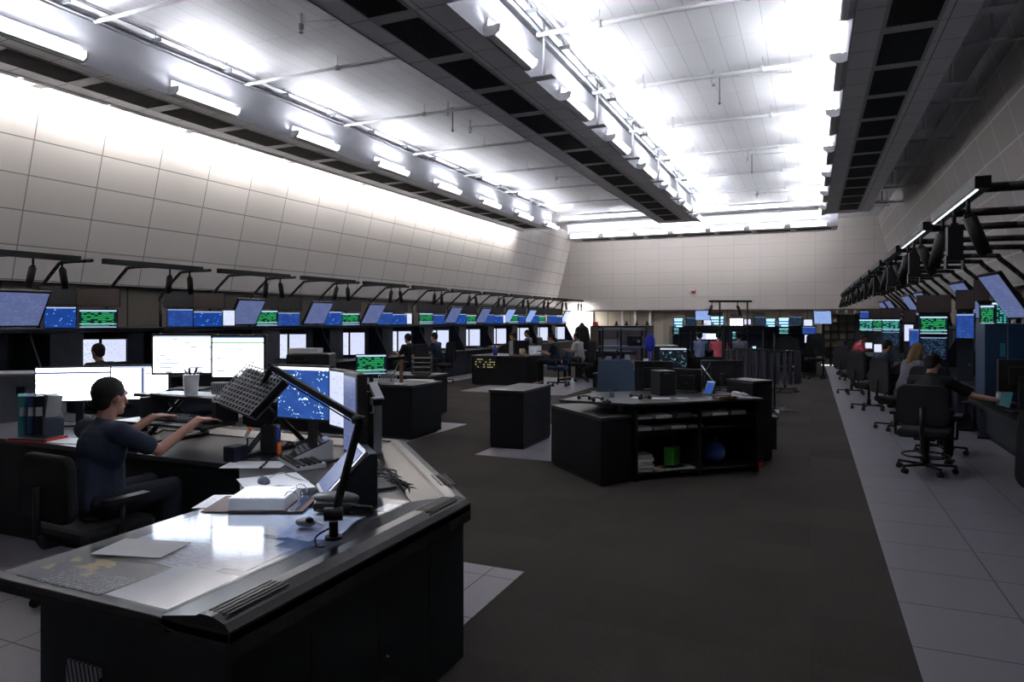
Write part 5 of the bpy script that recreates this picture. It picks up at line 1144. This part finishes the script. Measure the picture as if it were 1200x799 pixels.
# ------------------------------------------------------------------ chairs and people
chair(-2.42, 9.05, .25, 'slate-blue office chair standing empty behind the centre desk', m_cloth_b, back_h=.56, seat_z=.48)
chair(1.16, 8.72, -.25, 'black office chair with foot ring closest on the tiled walkway, person in black on it', ring=True, back_h=.42, seat_z=.44)
person(1.20, 8.86, -.35, 'person in a black short-sleeved shirt with one arm stretched out to the shadowed-wall console', c_black, c_jean, z=.51, lean=.30, vox=.011, headtilt=.5, headturn=-.3, arms=(((-.22, .22, .18), (-.05, .42, .22), (.6, 1, 0)), ((.38, .26, .24), (.60, .16, .225), (1, .1, -.05))))
chair(1.5, 10.1, -.6, 'black office chair just behind the closest occupied chair on the tiled walkway')
chair(1.62, 5.50, -.9, 'black office chair cut off by the edge of the view on the tiled walkway')
chair(1.2, 11.9, -1.1, 'black office chair under the person in the grey shirt')
person(1.33, 11.95, -1.1, 'person with light brown hair in a grey T-shirt seated at the shadowed-wall console', c_grey, c_jean, z=.53, lean=.3, vox=.013, hair=m_hair2, headtilt=.25, longhair=True)
chair(1.0, 14.4, -1.0, 'black office chair, second beyond the grey-shirted person')
person(1.12, 14.5, -1.0, 'person in a navy shirt leaning forward between the grey-shirted and pink-shirted people', c_navy, c_jean, lean=.4, headtilt=.3)
chair(.85, 17.3, -.9, 'empty black office chair halfway to the pink-shirted person')
chair(1.02, 21.2, -1.2, 'black office chair under the person in the pink shirt')
person(1.12, 21.25, -1.2, 'person in a bright pink-red shirt bent over the far shadowed-wall console', c_pink, c_jean, lean=.35, headtilt=.5, sleeve='long')
chair(-.55, 17.2, .3, 'empty dark office chair with high back beyond the hanging strip carousel', back_h=.62, seat_z=.55)
chair(.1, 21.4, .1, 'empty black office chair before the largest leaning map of the far row', back_h=.6, seat_z=.55)
# bright-wall side
person(-9.15, 6.5, math.pi/2, 'dark silhouette of a person before the pair of page screens nearest the riser', c_black, c_jean, lean=.1)
chair(-9.05, 6.5, math.pi/2, 'black chair under the dark silhouette nearest the foreground wing')
person(-9.0, 14.35, math.pi/2-.3, 'person in dark clothes with back to us behind the paper trays', c_black, c_jean)
chair(-8.9, 14.35, math.pi/2-.3, 'dark chair under the person behind the paper trays')
person(-9.15, 15.95, math.pi/2, 'person in a dark blue shirt, second person seated beyond the paper trays', c_navy, c_jean, headtilt=.2)
chair(-9.0, 15.95, math.pi/2, 'dark chair under the dark blue shirted person beyond the paper trays')
person(-7.85, 17.95, math.pi/2, 'person in dark green with bare arms stretched toward the wall consoles behind the lit switches', c_teal, c_jean, lean=-.15, arms=(((-.2, .35, .28), (-.12, .62, .30), (0, 1, 0)), ((.2, .35, .28), (.12, .62, .30), (0, 1, 0))))
chair(-7.8, 17.95, math.pi/2, 'dark chair behind the far island desk, bare-armed person on it')
person(-8.75, 21.5, math.pi/2, 'small distant person with reddish face in front of the far page screens', c_grey, c_jean)
chair(-8.65, 21.5, math.pi/2, 'distant chair under the reddish-faced person')
person(-5.98, 16.45, math.pi/2+.15, 'person in a navy shirt sitting at the laptop of the far island desk', c_navy, c_jean, lean=.15)
chair(-5.9, 16.45, math.pi/2+.15, 'chair with a blue seat at the laptop end of the far island desk', mat('navy_seat_fabric', (.02, .04, .12), .9), back_h=.3)
person(-5.8, 17.9, math.pi/2-.2, 'person in a pale shirt beside the glowing doorway', c_white, c_jean)
chair(-5.7, 17.9, math.pi/2-.2, 'chair under the pale-shirted person near the doorway')
a = P(820, 410, 19.3); person(a.x, a.y, facing(a), 'person in a pale blue shirt behind the first glass partition', c_slate, c_jean, sleeve='long', skinm=m_skin)
a = P(842, 410, 19.2); person(a.x, a.y, facing(a), 'person in a red shirt behind the first glass partition', c_pink, c_jean, sleeve='long')
a = P(866, 410, 19.2); person(a.x, a.y, facing(a), 'person in a grey shirt behind the second glass partition', c_grey, c_jean)
for u, lab in ((820, 'stool under the pale blue shirted person behind the glass'), (842, 'stool under the red-shirted person behind the glass'), (866, 'stool under the grey-shirted person behind the second glass')):
    a = P(u, 410, 19.25); t = thing('stool', 'dark '+lab, 'stool', (a.x, a.y, .004)); part('seat', MB().cyl((0, 0, .40), (0, 0, .46), .2, n=20), m_cloth, t); part('column', MB().cyl((0, 0, .03), (0, 0, .4), .03), m_black, t); part('foot', MB().cyl((0, 0, 0), (0, 0, .03), .22, n=20), m_black, t)
# operator at the riser
person(-3.98, 2.80, -.05, 'operator in a dark blue shirt reaching for the mouse on the riser tray', c_oper, c_jean, z=.50, lean=.08, vox=.009, headtilt=.1, arms=(((-.26, .20, .24), (-.16, .48, .43), (.1, 1, 0)), ((.26, .22, .28), (.24, .52, .43), (.05, 1, -.08))))
chair(-3.98, 2.76, -.05, 'black office chair under the operator of the foreground wing', seat_z=.43, back_h=.36)
